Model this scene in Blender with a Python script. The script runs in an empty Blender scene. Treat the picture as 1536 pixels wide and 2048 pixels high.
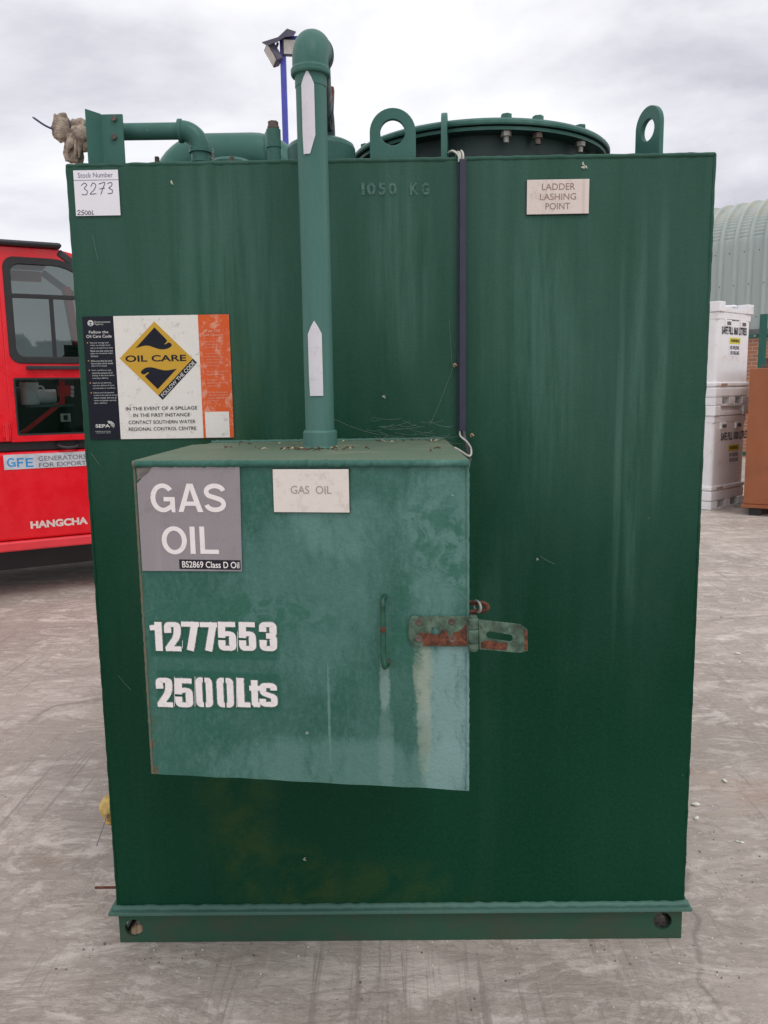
import bpy, bmesh, math, random
from math import sin, cos, pi, radians, sqrt, atan2
from mathutils import Vector, Matrix, noise

rnd = random.Random(7)
SC = bpy.context.scene
COL = SC.collection

# ------------------------------------------------------------------ camera
CAM_LOC = Vector((-0.0041, -1.9608, 1.4475))
CAM_ROT = (1.4233, 0.0148, 0.0085)
FPX = 1613.5
cd = bpy.data.cameras.new('camera'); cam = bpy.data.objects.new('camera', cd); COL.objects.link(cam)
cam.location = CAM_LOC; cam.rotation_euler = CAM_ROT
cd.sensor_fit = 'VERTICAL'; cd.sensor_height = 36.0; cd.lens = FPX/2048*36.0
cd.clip_start = 0.05; cd.clip_end = 2000
SC.camera = cam
from mathutils import Euler
RM = Euler(CAM_ROT, 'XYZ').to_matrix()

# ------------------------------------------------------------------ world and sun
SUN_EL, SUN_AZ = radians(58), radians(150)
w = bpy.data.worlds.new('World'); SC.world = w; w.use_nodes = True
nt = w.node_tree; nt.nodes.clear()
def wn(t, **k):
    n = nt.nodes.new(t)
    for a, b in k.items(): setattr(n, a, b)
    return n
out = wn('ShaderNodeOutputWorld'); bg = wn('ShaderNodeBackground'); bg.inputs['Strength'].default_value = 0.1
sky = wn('ShaderNodeTexSky', sky_type='NISHITA', sun_disc=False, sun_elevation=SUN_EL, sun_rotation=SUN_AZ)
tc = wn('ShaderNodeTexCoord')
mp = wn('ShaderNodeMapping'); mp.inputs['Scale'].default_value = (1.0, 1.0, 2.4); mp.inputs['Location'].default_value = (0.35, 0.1, 0.55)
nz = wn('ShaderNodeTexNoise'); nz.inputs['Scale'].default_value = 1.7; nz.inputs['Detail'].default_value = 7; nz.inputs['Roughness'].default_value = 0.56; nz.inputs['Distortion'].default_value = 0.25
rp = wn('ShaderNodeValToRGB')
e = rp.color_ramp.elements
e[0].position = 0.34; e[0].color = (0.44, 0.43, 0.485, 1); e[1].position = 0.62; e[1].color = (0.90, 0.90, 0.91, 1)
m2 = e.new(0.47); m2.color = (0.68, 0.675, 0.71, 1)
gain = wn('ShaderNodeMix', data_type='RGBA', blend_type='MULTIPLY'); gain.inputs[0].default_value = 1; gain.inputs[7].default_value = (9.6, 9.6, 9.6, 1)
mx = wn('ShaderNodeMix', data_type='RGBA'); mx.inputs[0].default_value = 0.94
L = nt.links.new
L(tc.outputs['Generated'], mp.inputs[0]); L(mp.outputs[0], nz.inputs['Vector']); L(nz.outputs[0], rp.inputs[0])
L(rp.outputs[0], gain.inputs[6]); L(sky.outputs[0], mx.inputs[6]); L(gain.outputs[2], mx.inputs[7])
L(mx.outputs[2], bg.inputs['Color']); L(bg.outputs[0], out.inputs[0])

sd = bpy.data.lights.new('sun', 'SUN'); sun = bpy.data.objects.new('sun', sd); COL.objects.link(sun)
sd.energy = 0.7; sd.angle = radians(25); sd.color = (1.0, 0.965, 0.92)
# towards the sun: slightly behind the photographer, high
sdir = Vector((sin(SUN_AZ)*cos(SUN_EL), cos(SUN_AZ)*cos(SUN_EL), sin(SUN_EL)))
sun.rotation_euler = sdir.to_track_quat('Z', 'Y').to_euler(); sun.location = (0, 0, 20)
vs = SC.view_settings
vs.view_transform = 'Standard'; vs.look = 'None'; vs.exposure = 0.5; vs.gamma = 1.0; vs.use_curve_mapping = False

# ------------------------------------------------------------------ helpers: planes, meshes
def ray(u, v):
    return (RM @ Vector(((u-768)/FPX, -(v-1024)/FPX, -1.0)))
def atY(u, v, y):
    d = ray(u, v); return CAM_LOC + d*((y-CAM_LOC.y)/d.y)
def atZ(u, v, z):
    d = ray(u, v); return CAM_LOC + d*((z-CAM_LOC.z)/d.z)
class Plane:
    """a real upright plane of the place: origin, horizontal axis, z up, normal towards the viewer's side"""
    def __init__(s, o, ang):
        s.o = Vector(o); s.ex = Vector((cos(ang), sin(ang), 0)); s.n = Vector((sin(ang), -cos(ang), 0)); s.ang = ang
    def st(s, u, v):
        d = ray(u, v); t = (s.o-CAM_LOC).dot(s.n)/d.dot(s.n); p = CAM_LOC+d*t-s.o
        return p.dot(s.ex), p.z
    def mat(s):
        # local x -> ex, local y -> up, local z -> towards viewer
        m = Matrix.Identity(4)
        for i, a in enumerate((s.ex, Vector((0, 0, 1)), s.n)):
            m[0][i], m[1][i], m[2][i] = a
        m.translation = s.o
        return m

class MB:
    def __init__(s): s.v = []; s.f = []; s.m = []; s.sm = []
    def add(s, v, f, mi=0, M=None, smooth=False):
        b = len(s.v)
        s.v += [tuple(M @ Vector(p)) if M is not None else tuple(p) for p in v]
        s.f += [tuple(b+i for i in q) for q in f]; s.m += [mi]*len(f); s.sm += [smooth]*len(f)
        return s
    def box(s, x0, x1, y0, y1, z0, z1, mi=0, M=None, bev=0.0, seg=2):
        bm = bmesh.new()
        g = bmesh.ops.create_cube(bm, size=1)
        for vv in bm.verts:
            vv.co = Vector(((x0+x1)/2+vv.co.x*(x1-x0), (y0+y1)/2+vv.co.y*(y1-y0), (z0+z1)/2+vv.co.z*(z1-z0)))
        if bev: bmesh.ops.bevel(bm, geom=bm.edges[:], offset=bev, segments=seg, affect='EDGES', profile=0.5)
        bm.verts.index_update()
        s.add([v.co.copy() for v in bm.verts], [[v.index for v in f.verts] for f in bm.faces], mi, M, False); bm.free()
        return s
    def bar(s, a, b, wx, wy, mi=0, M=None, up=(0, 0, 1), bev=0.0):
        a = Vector(a); b = Vector(b); d = (b-a); ln = d.length; z = d.normalized(); u = Vector(up)
        if abs(z.dot(u)) > 0.98: u = Vector((1, 0, 0))
        x = u.cross(z).normalized(); y = z.cross(x)
        T = Matrix.Identity(4)
        for i, q in enumerate((x, y, z)): T[0][i], T[1][i], T[2][i] = q
        T.translation = a
        return s.box(-wx/2, wx/2, -wy/2, wy/2, 0, ln, mi, (M @ T) if M is not None else T, bev)
    def tube(s, path, r, seg=16, mi=0, M=None, cap=True, closed=False, rf=None):
        P = [Vector(p) for p in path]; n = len(P)
        R = r if isinstance(r, (list, tuple)) else [r]*n
        vs_, fs = [], []
        prev = None
        for i in range(n):
            if closed: t = P[(i+1) % n]-P[i-1]
            else: t = P[min(i+1, n-1)]-P[max(i-1, 0)]
            if t.length < 1e-9: t = Vector((0, 0, 1))
            t.normalize()
            if prev is None:
                a = Vector((0, 0, 1)) if abs(t.z) < 0.9 else Vector((1, 0, 0))
                x = a.cross(t).normalized()
            else:
                x = prev - t*prev.dot(t)
                x.normalize()
            prev = x; y = t.cross(x)
            for k in range(seg):
                th = 2*pi*k/seg; rr = R[i]*(rf(i/(max(n-1, 1)), th) if rf else 1)
                vs_.append(P[i]+(x*cos(th)+y*sin(th))*rr)
        rng = n if closed else n-1
        for i in range(rng):
            for k in range(seg):
                a = i*seg+k; b = i*seg+(k+1) % seg; c = ((i+1) % n)*seg+(k+1) % seg; d = ((i+1) % n)*seg+k
                fs.append((a, b, c, d))
        s.add(vs_, fs, mi, M, True)
        if cap and not closed:
            s.add(vs_[:seg], [tuple(reversed(range(seg)))], mi, M); s.add(vs_[-seg:], [tuple(range(seg))], mi, M)
        return s
    def lathe(s, base, prof, seg=32, mi=0, M=None, axis=(0, 0, 1)):
        """prof: list of (r, h); sharp profile kept by doubling points"""
        ax = Vector(axis).normalized(); a = Vector((1, 0, 0)) if abs(ax.x) < 0.9 else Vector((0, 1, 0))
        x = a.cross(ax).normalized(); y = ax.cross(x); base = Vector(base)
        for (r0, h0), (r1, h1) in zip(prof[:-1], prof[1:]):
            v = []
            for r, h in ((r0, h0), (r1, h1)):
                for k in range(seg):
                    th = 2*pi*k/seg; v.append(base+ax*h+(x*cos(th)+y*sin(th))*max(r, 1e-5))
            f = [(k, (k+1) % seg, seg+(k+1) % seg, seg+k) for k in range(seg)]
            s.add(v, f, mi, M, True)
        return s
    def shape(s, splines, th, mi=0, M=None, bev=0.0, z0=0.0, offset=0.0):
        """flat outline(s) with holes, in local xy, from z0 to z0+th"""
        cu = bpy.data.curves.new('t', 'CURVE'); cu.dimensions = '2D'; cu.fill_mode = 'BOTH'
        cu.extrude = max(th/2-bev, 0); cu.bevel_depth = bev; cu.offset = offset
        for pts in splines:
            sp = cu.splines.new('POLY'); sp.points.add(len(pts)-1); sp.use_cyclic_u = True
            for i, p in enumerate(pts): sp.points[i].co = (p[0], p[1], 0, 1)
        o = bpy.data.objects.new('t', cu); me = bpy.data.meshes.new_from_object(o)
        s.add([(v.co.x, v.co.y, v.co.z+z0+th/2) for v in me.vertices], [tuple(p.vertices) for p in me.polygons], mi, M)
        bpy.data.objects.remove(o); bpy.data.meshes.remove(me); bpy.data.curves.remove(cu)
        return s
    def text(s, txt, x0, x1, y0, y1, mi=0, M=None, th=0.0006, z0=0.0, offset=0.0, space=1.0, shear=0.0, rot=0.0, stencil=None):
        """lettering fitted into the box x0..x1, y0..y1 (cap height fills y)"""
        cu = bpy.data.curves.new('t', 'FONT'); cu.body = txt; cu.size = 1; cu.extrude = 0.0; cu.offset = offset
        cu.space_character = space; cu.shear = shear; cu.resolution_u = 5
        o = bpy.data.objects.new('t', cu); me = bpy.data.meshes.new_from_object(o)
        vs_ = [v.co.copy() for v in me.vertices]
        if vs_:
            ax0 = min(v.x for v in vs_); ax1 = max(v.x for v in vs_); ay0 = min(v.y for v in vs_); ay1 = max(v.y for v in vs_)
            V = []
            cx, cy = (x0+x1)/2, (y0+y1)/2
            for v in vs_:
                px = x0+(v.x-ax0)/(ax1-ax0)*(x1-x0); py = y0+(v.y-ay0)/(ay1-ay0)*(y1-y0)
                if rot:
                    dx, dy = px-cx, py-cy; px = cx+dx*cos(rot)-dy*sin(rot); py = cy+dx*sin(rot)+dy*cos(rot)
                V.append((px, py, z0+th))
            s.add(V, [tuple(p.vertices) for p in me.polygons], mi, M)
        bpy.data.objects.remove(o); bpy.data.meshes.remove(me); bpy.data.curves.remove(cu)
        return s
    def stroke(s, pts, wd, mi=0, M=None, z=0.0006):
        """flat ribbon along pts in local xy with mitred joins"""
        n = len(pts); Lf, Rt = [], []
        for i in range(n):
            p = Vector(pts[i][:2])
            d0 = (Vector(pts[i][:2])-Vector(pts[i-1][:2])).normalized() if i > 0 else None
            d1 = (Vector(pts[i+1][:2])-Vector(pts[i][:2])).normalized() if i < n-1 else None
            if d0 is None: d0 = d1
            if d1 is None: d1 = d0
            t = (d0+d1); t = t.normalized() if t.length > 1e-6 else d1
            nn = Vector((-t.y, t.x)); k = 1/max(0.5, nn.dot(Vector((-d1.y, d1.x))))
            ww = wd[i] if isinstance(wd, (list, tuple)) else wd
            Lf.append(p+nn*ww/2*k); Rt.append(p-nn*ww/2*k)
        V = [(a.x, a.y, z) for a in Lf]+[(a.x, a.y, z) for a in Rt]
        s.add(V, [(i, n+i, n+i+1, i+1) for i in range(n-1)], mi, M)
        return s
    def build(s, name, mats, parent=None, label=None):
        me = bpy.data.meshes.new(name); me.from_pydata(s.v, [], s.f)
        if not isinstance(mats, (list, tuple)): mats = [mats]
        for m in mats: me.materials.append(m)
        me.polygons.foreach_set('material_index', s.m); me.polygons.foreach_set('use_smooth', s.sm)
        me.update()
        o = bpy.data.objects.new(name, me); COL.objects.link(o)
        if parent: o.parent = parent
        if label: o['label'] = label
        return o

def thing(name, label, cat, loc=(0, 0, 0), rz=0.0, group=None):
    o = bpy.data.objects.new(name, None); COL.objects.link(o); o.empty_display_size = 0.1
    o.location = loc; o.rotation_euler = (0, 0, rz); o['label'] = label; o['category'] = cat
    if group: o['group'] = group
    return o
def tag(o, label, cat, group=None):
    o['label'] = label; o['category'] = cat
    if group: o['group'] = group
    return o
def arc(c, r, a0, a1, n=12):
    return [(c[0]+r*cos(a0+(a1-a0)*i/n), c[1]+r*sin(a0+(a1-a0)*i/n)) for i in range(n+1)]
def circ(c, r, n=24): return [(c[0]+r*cos(2*pi*i/n), c[1]+r*sin(2*pi*i/n)) for i in range(n)]
def rrect(x0, x1, y0, y1, r, n=6):
    p = []
    for cx, cy, a in ((x1-r, y0+r, -pi/2), (x1-r, y1-r, 0), (x0+r, y1-r, pi/2), (x0+r, y0+r, pi)):
        p += arc((cx, cy), r, a, a+pi/2, n)
    return p
def rect(x0, x1, y0, y1): return [(x0, y0), (x1, y0), (x1, y1), (x0, y1)]

def cubic(*pts, n=8):
    """rounded path through control corners: quadratic smoothing"""
    P_ = [Vector(p) for p in pts]; o = [P_[0]]
    for i in range(1, len(P_)-1):
        a = (P_[i-1]+P_[i])/2 if i > 1 else P_[0].lerp(P_[1], 0.5); b = (P_[i]+P_[i+1])/2
        for t in range(n+1):
            t_ = t/n; o.append(a*(1-t_)**2+P_[i]*2*t_*(1-t_)+b*t_*t_)
    o.append(P_[-1])
    r = [o[0]]
    for p in o[1:]:
        if (p-r[-1]).length > 1e-4: r.append(p)
    return [tuple(p) for p in r]

# ------------------------------------------------------------------ materials
class NT:
    def __init__(s, name):
        s.m = bpy.data.materials.new(name); s.m.use_nodes = True; s.t = s.m.node_tree
        s.b = s.t.nodes['Principled BSDF']; s.o = s.t.nodes['Material Output']
        s.tc = s.t.nodes.new('ShaderNodeTexCoord'); s.P = s.tc.outputs['Object']
    def n(s, t, **k):
        n = s.t.nodes.new(t)
        for a, b in k.items(): setattr(n, a, b)
        return n
    def link(s, a, b): s.t.links.new(a, b)
    def map(s, sc=(1, 1, 1), rot=(0, 0, 0), loc=(0, 0, 0), src=None):
        n = s.n('ShaderNodeMapping'); n.inputs['Scale'].default_value = sc; n.inputs['Rotation'].default_value = rot; n.inputs['Location'].default_value = loc
        s.link(src or s.P, n.inputs[0]); return n.outputs[0]
    def noise(s, scale, detail=4, rough=0.55, dist=0.0, vec=None):
        n = s.n('ShaderNodeTexNoise'); n.inputs['Scale'].default_value = scale; n.inputs['Detail'].default_value = detail
        n.inputs['Roughness'].default_value = rough; n.inputs['Distortion'].default_value = dist
        s.link(vec or s.P, n.inputs['Vector']); return n.outputs[0]
    def ramp(s, v, a, b, lo=0.0, hi=1.0, smooth=True):
        n = s.n('ShaderNodeMapRange'); n.interpolation_type = 'SMOOTHSTEP' if smooth else 'LINEAR'
        n.inputs[1].default_value = a; n.inputs[2].default_value = b; n.inputs[3].default_value = lo; n.inputs[4].default_value = hi
        s.link(v, n.inputs[0]); return n.outputs[0]
    def math(s, op, a, b=None):
        n = s.n('ShaderNodeMath', operation=op)
        for i, x in enumerate((a, b)):
            if x is None: continue
            if isinstance(x, (int, float)): n.inputs[i].default_value = x
            else: s.link(x, n.inputs[i])
        return n.outputs[0]
    def mul(s, a, b): return s.math('MULTIPLY', a, b)
    def mix(s, f, a, b, mode='MIX'):
        n = s.n('ShaderNodeMix', data_type='RGBA', blend_type=mode)
        for i, x in ((0, f), (6, a), (7, b)):
            if isinstance(x, (int, float)): n.inputs[i].default_value = x
            elif isinstance(x, (tuple, list)): n.inputs[i].default_value = (*x[:3], 1)
            else: s.link(x, n.inputs[i])
        return n.outputs[2]
    def xyz(s):
        n = s.n('ShaderNodeSeparateXYZ'); s.link(s.P, n.inputs[0]); return n.outputs
    def bump(s, h, strength=0.3, dist=0.002, normal=None):
        n = s.n('ShaderNodeBump'); n.inputs['Strength'].default_value = strength; n.inputs['Distance'].default_value = dist
        s.link(h, n.inputs['Height'])
        if normal: s.link(normal, n.inputs['Normal'])
        s.link(n.outputs[0], s.b.inputs['Normal']); return n.outputs[0]
    def col(s, c):
        if isinstance(c, (tuple, list)): s.b.inputs['Base Color'].default_value = (*c[:3], 1)
        else: s.link(c, s.b.inputs['Base Color'])
    def rough(s, r):
        if isinstance(r, (int, float)): s.b.inputs['Roughness'].default_value = r
        else: s.link(r, s.b.inputs['Roughness'])
    def blob(s, xo, zo, x0, z0, rx, rz, pw=1.0):
        """soft elliptical patch mask around (x0,z0)"""
        dx = s.math('DIVIDE', s.math('SUBTRACT', xo, x0), rx); dz = s.math('DIVIDE', s.math('SUBTRACT', zo, z0), rz)
        d = s.math('ADD', s.mul(dx, dx), s.mul(dz, dz))
        return s.ramp(d, 0.0, 1.0, 1.0, 0.0)

def plain(name, c, rough=0.5, metal=0.0, var=0.12, scale=12, bump=0.0, bscale=80, dirt=None, dirt_amt=0.5, spec=0.5):
    k = NT(name); nz1 = k.noise(scale, 5, 0.6)
    a = tuple(x*(1-var) for x in c); b = tuple(min(1, x*(1+var)) for x in c)
    cc = k.mix(k.ramp(nz1, 0.3, 0.7), a, b)
    if dirt:
        dn = k.noise(scale*1.7, 8, 0.7, 0.6)
        cc = k.mix(k.ramp(dn, 0.56, 0.72, 0, dirt_amt), cc, dirt)
    k.col(cc); k.rough(k.ramp(k.noise(scale*2, 3), 0.3, 0.7, max(0.02, rough-0.08), min(1, rough+0.1)))
    k.b.inputs['Metallic'].default_value = metal; k.b.inputs['Specular IOR Level'].default_value = spec
    if bump: k.bump(k.noise(bscale, 4, 0.6), bump, 0.002)
    return k.m

def green_paint(name, dark, chalk, streak=0.5, rough=0.42, peel=0.35, seed=0.0, extra=None, spec=0.2, mot=0.12):
    """weathered green paint on steel: chalky run-off streaks, algae, tiny chips, orange peel"""
    k = NT(name); X, Y, Z = k.xyz()
    big = k.noise(1.6, 5, 0.55, 0.3, k.map((1, 1, 0.7), loc=(seed, 0, seed)))
    c = k.mix(k.ramp(big, 0.3, 0.72), dark, tuple(d*1.22+0.002 for d in dark))
    st = k.noise(7, 6, 0.62, 0.15, k.map((1, 1, 0.045), loc=(seed*2, 0, 0)))
    fine = k.noise(38, 6, 0.7, 0.1, k.map((1, 1, 0.05), loc=(seed, 0, 0)))
    sm = k.mul(k.ramp(st, 0.47, 0.74), k.ramp(fine, 0.25, 0.75, 0.45, 1.0))
    brk = k.noise(3.0, 7, 0.6, 0.0, k.map((1, 1, 0.4), loc=(0, seed, 2)))
    sm = k.mul(sm, k.ramp(brk, 0.36, 0.6))
    sm = k.mul(sm, k.ramp(Z, 0.35, 1.1, 0.2, 1.0))
    if extra: c, sm = extra(k, X, Y, Z, c, sm)
    c = k.mix(k.mul(sm, streak), c, chalk)
    mott = k.noise(110, 8, 0.85)
    c = k.mix(k.ramp(mott, 0.4, 0.75, 0, mot), c, chalk)
    chips = k.noise(55, 2, 0.5)
    c = k.mix(k.ramp(chips, 0.785, 0.80, 0, 0.5), c, (0.42, 0.46, 0.38))
    k.col(c)
    k.b.inputs['Specular IOR Level'].default_value = spec
    k.rough(k.ramp(st, 0.3, 0.7, rough-0.06, rough+0.16))
    h = k.math('ADD', k.noise(170, 3, 0.6), k.math('ADD', k.mul(k.noise(22, 4, 0.55), 0.9), k.mul(k.noise(60, 5, 0.6), 0.8)))
    k.bump(h, peel, 0.0016)
    return k.m

DG = (0.0016, 0.040, 0.0185); CH = (0.12, 0.25, 0.205)
def tank_extra(k, X, Y, Z, c, sm):
    # run-off from the top edge, sky sheen and haze painted pale into the upper part, algae near the foot
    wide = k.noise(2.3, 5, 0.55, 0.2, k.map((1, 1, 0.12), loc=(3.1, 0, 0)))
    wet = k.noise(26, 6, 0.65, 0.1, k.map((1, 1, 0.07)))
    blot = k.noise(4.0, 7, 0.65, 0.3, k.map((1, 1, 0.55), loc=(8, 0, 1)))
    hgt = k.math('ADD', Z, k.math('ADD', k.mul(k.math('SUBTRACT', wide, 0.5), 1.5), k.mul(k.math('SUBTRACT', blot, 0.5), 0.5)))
    run = k.mul(k.ramp(hgt, 0.80, 1.80), k.ramp(wet, 0.15, 0.75, 0.62, 1.0))  # mask of the upper front, paled in colour for reflected sky and haze
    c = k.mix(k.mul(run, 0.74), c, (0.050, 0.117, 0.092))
    for x0, rx, z0, rz, a in ((0.585, 0.030, 1.35, 0.6, 0.32), (0.545, 0.012, 1.3, 0.6, 0.25), (0.64, 0.02, 1.5, 0.45, 0.3), (-0.40, 0.16, 1.7, 0.4, 0.25), (0.36, 0.10, 1.55, 0.45, 0.3), (0.02, 0.10, 1.75, 0.3, 0.25)):
        b = k.mul(k.blob(X, Z, x0, z0, rx, rz), k.ramp(wet, 0.3, 0.68))
        c = k.mix(k.mul(b, a), c, CH)
    al = k.noise(9, 6, 0.65, 0.4)
    for x0, rx, z0, rz in ((-0.32, 0.20, 0.17, 0.17), (-0.05, 0.36, 0.14, 0.12), (-0.42, 0.14, 0.38, 0.25), (-0.42, 0.14, 1.45, 0.25)):
        b = k.mul(k.blob(X, Z, x0, z0, rx, rz), k.ramp(al, 0.36, 0.66))
        c = k.mix(k.mul(b, 0.38), c, (0.045, 0.075, 0.015))
    return c, sm
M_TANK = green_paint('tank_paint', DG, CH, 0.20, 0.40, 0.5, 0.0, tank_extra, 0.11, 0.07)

def cab_extra(k, X, Y, Z, c, sm):
    md = k.noise(5.5, 8, 0.68, 0.3, k.map((1, 1, 0.6)))
    wash = k.noise(16, 7, 0.68, 0.4, k.map((1, 1, 0.16)))
    c = k.mix(k.mul(k.ramp(md, 0.32, 0.70), 0.6), c, (0.060, 0.155, 0.128))
    c = k.mix(k.mul(k.ramp(k.noise(120, 4, 0.75, 0, k.map((1, 1, 0.5))), 0.42, 0.68), 0.3), c, (0.10, 0.215, 0.19))
    c = k.mix(k.mul(k.ramp(wash, 0.52, 0.66), 0.35), c, (0.025, 0.095, 0.07))
    # pale washed corner below the hasp and the two light runs under hasp and handle
    edge = k.noise(13, 12, 0.82, 0.2, k.map((1, 1, 0.45)))
    er = k.mul(k.math('SUBTRACT', edge, 0.5), 3.4); wr = k.math('ADD', k.mul(k.math('SUBTRACT', wash, 0.5), 2.6), k.mul(k.math('SUBTRACT', k.noise(60, 6, 0.8), 0.5), 2.2))
    for x0, rx, z0, rz, a, cc, run_ in ((0.095, 0.085, 0.90, 0.20, 0.85, (0.215, 0.345, 0.34), 0), (0.10, 0.075, 0.76, 0.10, 0.85, (0.215, 0.345, 0.34), 0), (0.08, 0.11, 1.20, 0.24, 0.45, (0.17, 0.32, 0.29), 0),
                                  (0.048, 0.024, 0.955, 0.10, 0.6, (0.32, 0.37, 0.29), 1), (0.048, 0.017, 0.86, 0.17, 0.6, (0.31, 0.37, 0.30), 1),
                                  (-0.022, 0.013, 0.93, 0.07, 0.5, (0.29, 0.40, 0.37), 1), (-0.022, 0.020, 0.80, 0.13, 0.3, (0.22, 0.34, 0.31), 1),
                                  (-0.125, 0.0035, 0.86, 0.14, 0.45, (0.20, 0.35, 0.31), 1), (-0.16, 0.20, 1.10, 0.25, 0.3, (0.14, 0.29, 0.26), 0),
                                  (-0.1, 0.12, 1.22, 0.10, 0.35, (0.16, 0.31, 0.28), 0), (-0.1, 0.35, 0.76, 0.09, 0.4, (0.16, 0.30, 0.27), 0)):
        d = k.blob(X, Z, x0, z0, rx, rz)
        m_ = k.ramp(k.math('ADD', d, wr if run_ else er), 0.2, 1.0)
        c = k.mix(k.mul(k.mul(m_, k.ramp(d, 0.0, 0.35)), a), c, cc)
    # darker scuffs
    dk = k.noise(24, 7, 0.7, 0.8)
    for x0, rx, z0, rz in ((0.06, 0.07, 1.20, 0.11), (0.012, 0.022, 1.105, 0.045), (0.02, 0.05, 1.0, 0.06), (0.105, 0.03, 1.16, 0.12), (-0.25, 0.2, 1.05, 0.06)):
        b = k.mul(k.blob(X, Z, x0, z0, rx, rz), k.ramp(dk, 0.44, 0.58))
        c = k.mix(k.mul(b, 0.7), c, (0.022, 0.115, 0.075))
    # old repainted strips behind the stencilled numbers
    for x0, x1, z0, z1 in ((-0.46, -0.215, 0.965, 1.035), (-0.45, -0.215, 0.868, 0.94)):
        bx = k.mul(k.ramp(X, x0-0.004, x0+0.004), k.ramp(X, x1-0.006, x1+0.006, 1, 0)); bz = k.mul(k.ramp(Z, z0-0.003, z0+0.003), k.ramp(Z, z1-0.003, z1+0.003, 1, 0))
        c = k.mix(k.mul(k.mul(bx, bz), 0.75), c, (0.018, 0.10, 0.068))
    # rust along the door edges
    rs = k.noise(30, 6, 0.7, 0.4)
    e1 = k.mul(k.ramp(X, 0.112, 0.121), k.mul(k.ramp(rs, 0.60, 0.66), k.ramp(Z, 0.95, 0.93)))
    e2 = k.mul(k.mul(k.ramp(X, -0.452, -0.468), k.ramp(Z, 0.90, 0.80)), k.ramp(rs, 0.46, 0.58))
    c = k.mix(k.math('MAXIMUM', e1, e2), c, (0.16, 0.06, 0.025))
    e3 = k.mul(k.ramp(X, -0.4655, -0.4685), k.ramp(rs, 0.35, 0.55, 0.3, 0.85)); c = k.mix(e3, c, (0.17, 0.13, 0.085))
    return c, k.mul(sm, 0.6)
M_CAB = green_paint('cabinet_paint', (0.022, 0.098, 0.070), (0.13, 0.26, 0.23), 0.4, 0.5, 0.75, 4.0, cab_extra)
M_CTOP = green_paint('cabinet_top_paint', (0.12, 0.17, 0.12), (0.30, 0.29, 0.20), 0.8, 0.6, 0.35, 2.0)
M_PIPE = green_paint('pipe_paint', (0.042, 0.128, 0.103), (0.15, 0.27, 0.24), 0.6, 0.38, 0.22, 7.0)
M_LEDGE = green_paint('ledge_paint', (0.060, 0.135, 0.108), (0.20, 0.31, 0.275), 0.7, 0.5, 0.5, 3.0)
M_LID = plain('lid_paint', (0.020, 0.045, 0.042), 0.5, 0, 0.3, 14, 0.2, dirt=(0.10, 0.13, 0.12), dirt_amt=0.35)
def base_mat():
    k = NT('base_paint'); d = k.noise(6, 8, 0.7, 0.6, k.map((1, 1, 1.6)))
    c = k.mix(k.ramp(d, 0.42, 0.66, 0, 0.75), (0.015, 0.076, 0.043), (0.045, 0.062, 0.040))
    sp = k.noise(60, 3, 0.6); c = k.mix(k.ramp(sp, 0.73, 0.77, 0, 0.8), c, (0.4, 0.37, 0.28))
    k.col(c); k.rough(0.6); k.bump(k.noise(120, 4), 0.35, 0.002); return k.m
M_BASE = base_mat()
def rust_mat():
    k = NT('rusty_steel'); a = k.noise(90, 8, 0.7, 0.5)
    c = k.mix(k.ramp(a, 0.35, 0.65), (0.055, 0.018, 0.010), (0.19, 0.062, 0.030))
    b = k.noise(30, 6, 0.6); c = k.mix(k.ramp(b, 0.55, 0.7, 0, 0.7), c, (0.06, 0.03, 0.022))
    k.col(c); k.rough(0.85); k.bump(a, 0.6, 0.002); return k.m
M_RUST = rust_mat()
M_BROWNBOLT = plain('dull_bolt', (0.13, 0.10, 0.085), 0.65, 0.4, 0.3, 60, 0.3, dirt=(0.25, 0.12, 0.06))
M_GALV = plain('worn_zinc', (0.30, 0.29, 0.27), 0.6, 0.4, 0.3, 60, 0.3, dirt=(0.16, 0.10, 0.07))
M_HASP = plain('hasp_paint', (0.085, 0.135, 0.098), 0.6, 0.0, 0.5, 45, 0.8, 90, dirt=(0.05, 0.035, 0.025), dirt_amt=0.95, spec=0.25)
M_BLACKPL = plain('black_plastic', (0.022, 0.025, 0.050), 0.45, 0, 0.15, 30)
M_RUBBER = plain('black_rubber', (0.018, 0.018, 0.020), 0.6, 0, 0.2, 20)
M_CABLE = plain('grey_cable', (0.55, 0.53, 0.48), 0.5)
M_CABLEDK = plain('dark_cable', (0.06, 0.06, 0.065), 0.5)
M_WHITEPL = plain('paper_white', (0.80, 0.79, 0.84), 0.55, 0, 0.03, 6)
def worn(name, base, specks, scale=45, thr=(0.55, 0.68), amt=0.7, rough=0.6, streak=None):
    k = NT(name); a = k.noise(scale, 8, 0.75, 0.3); b = k.noise(6, 4, 0.6)
    f = k.mul(k.ramp(a, thr[0], thr[1]), k.ramp(b, 0.35, 0.65, 0.25, amt))
    c = k.mix(f, base, specks)
    fine = k.noise(220, 3, 0.7); c = k.mix(k.ramp(fine, 0.58, 0.72, 0, 0.35), c, specks)
    if streak:
        s_ = k.noise(40, 5, 0.6, 0, k.map((1, 1, 0.06))); c = k.mix(k.ramp(s_, 0.5, 0.7, 0, 0.4), c, streak)
    k.b.inputs['Specular IOR Level'].default_value = 0.22; k.col(c); k.rough(k.ramp(b, 0.3, 0.7, rough-0.18, rough+0.1)); k.bump(k.math('ADD', k.mul(k.noise(9, 3), 6.0), a), 0.35, 0.0012); return k.m
M_STWHITE = worn('sticker_white', (0.76, 0.73, 0.69), (0.40, 0.385, 0.34), amt=0.85)
M_STBLACK = worn('sticker_black', (0.008, 0.010, 0.020), (0.03, 0.035, 0.045), amt=0.3)
M_STORANGE = worn('sticker_orange', (0.68, 0.110, 0.028), (0.72, 0.38, 0.27), thr=(0.52, 0.62), amt=0.8)
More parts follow.
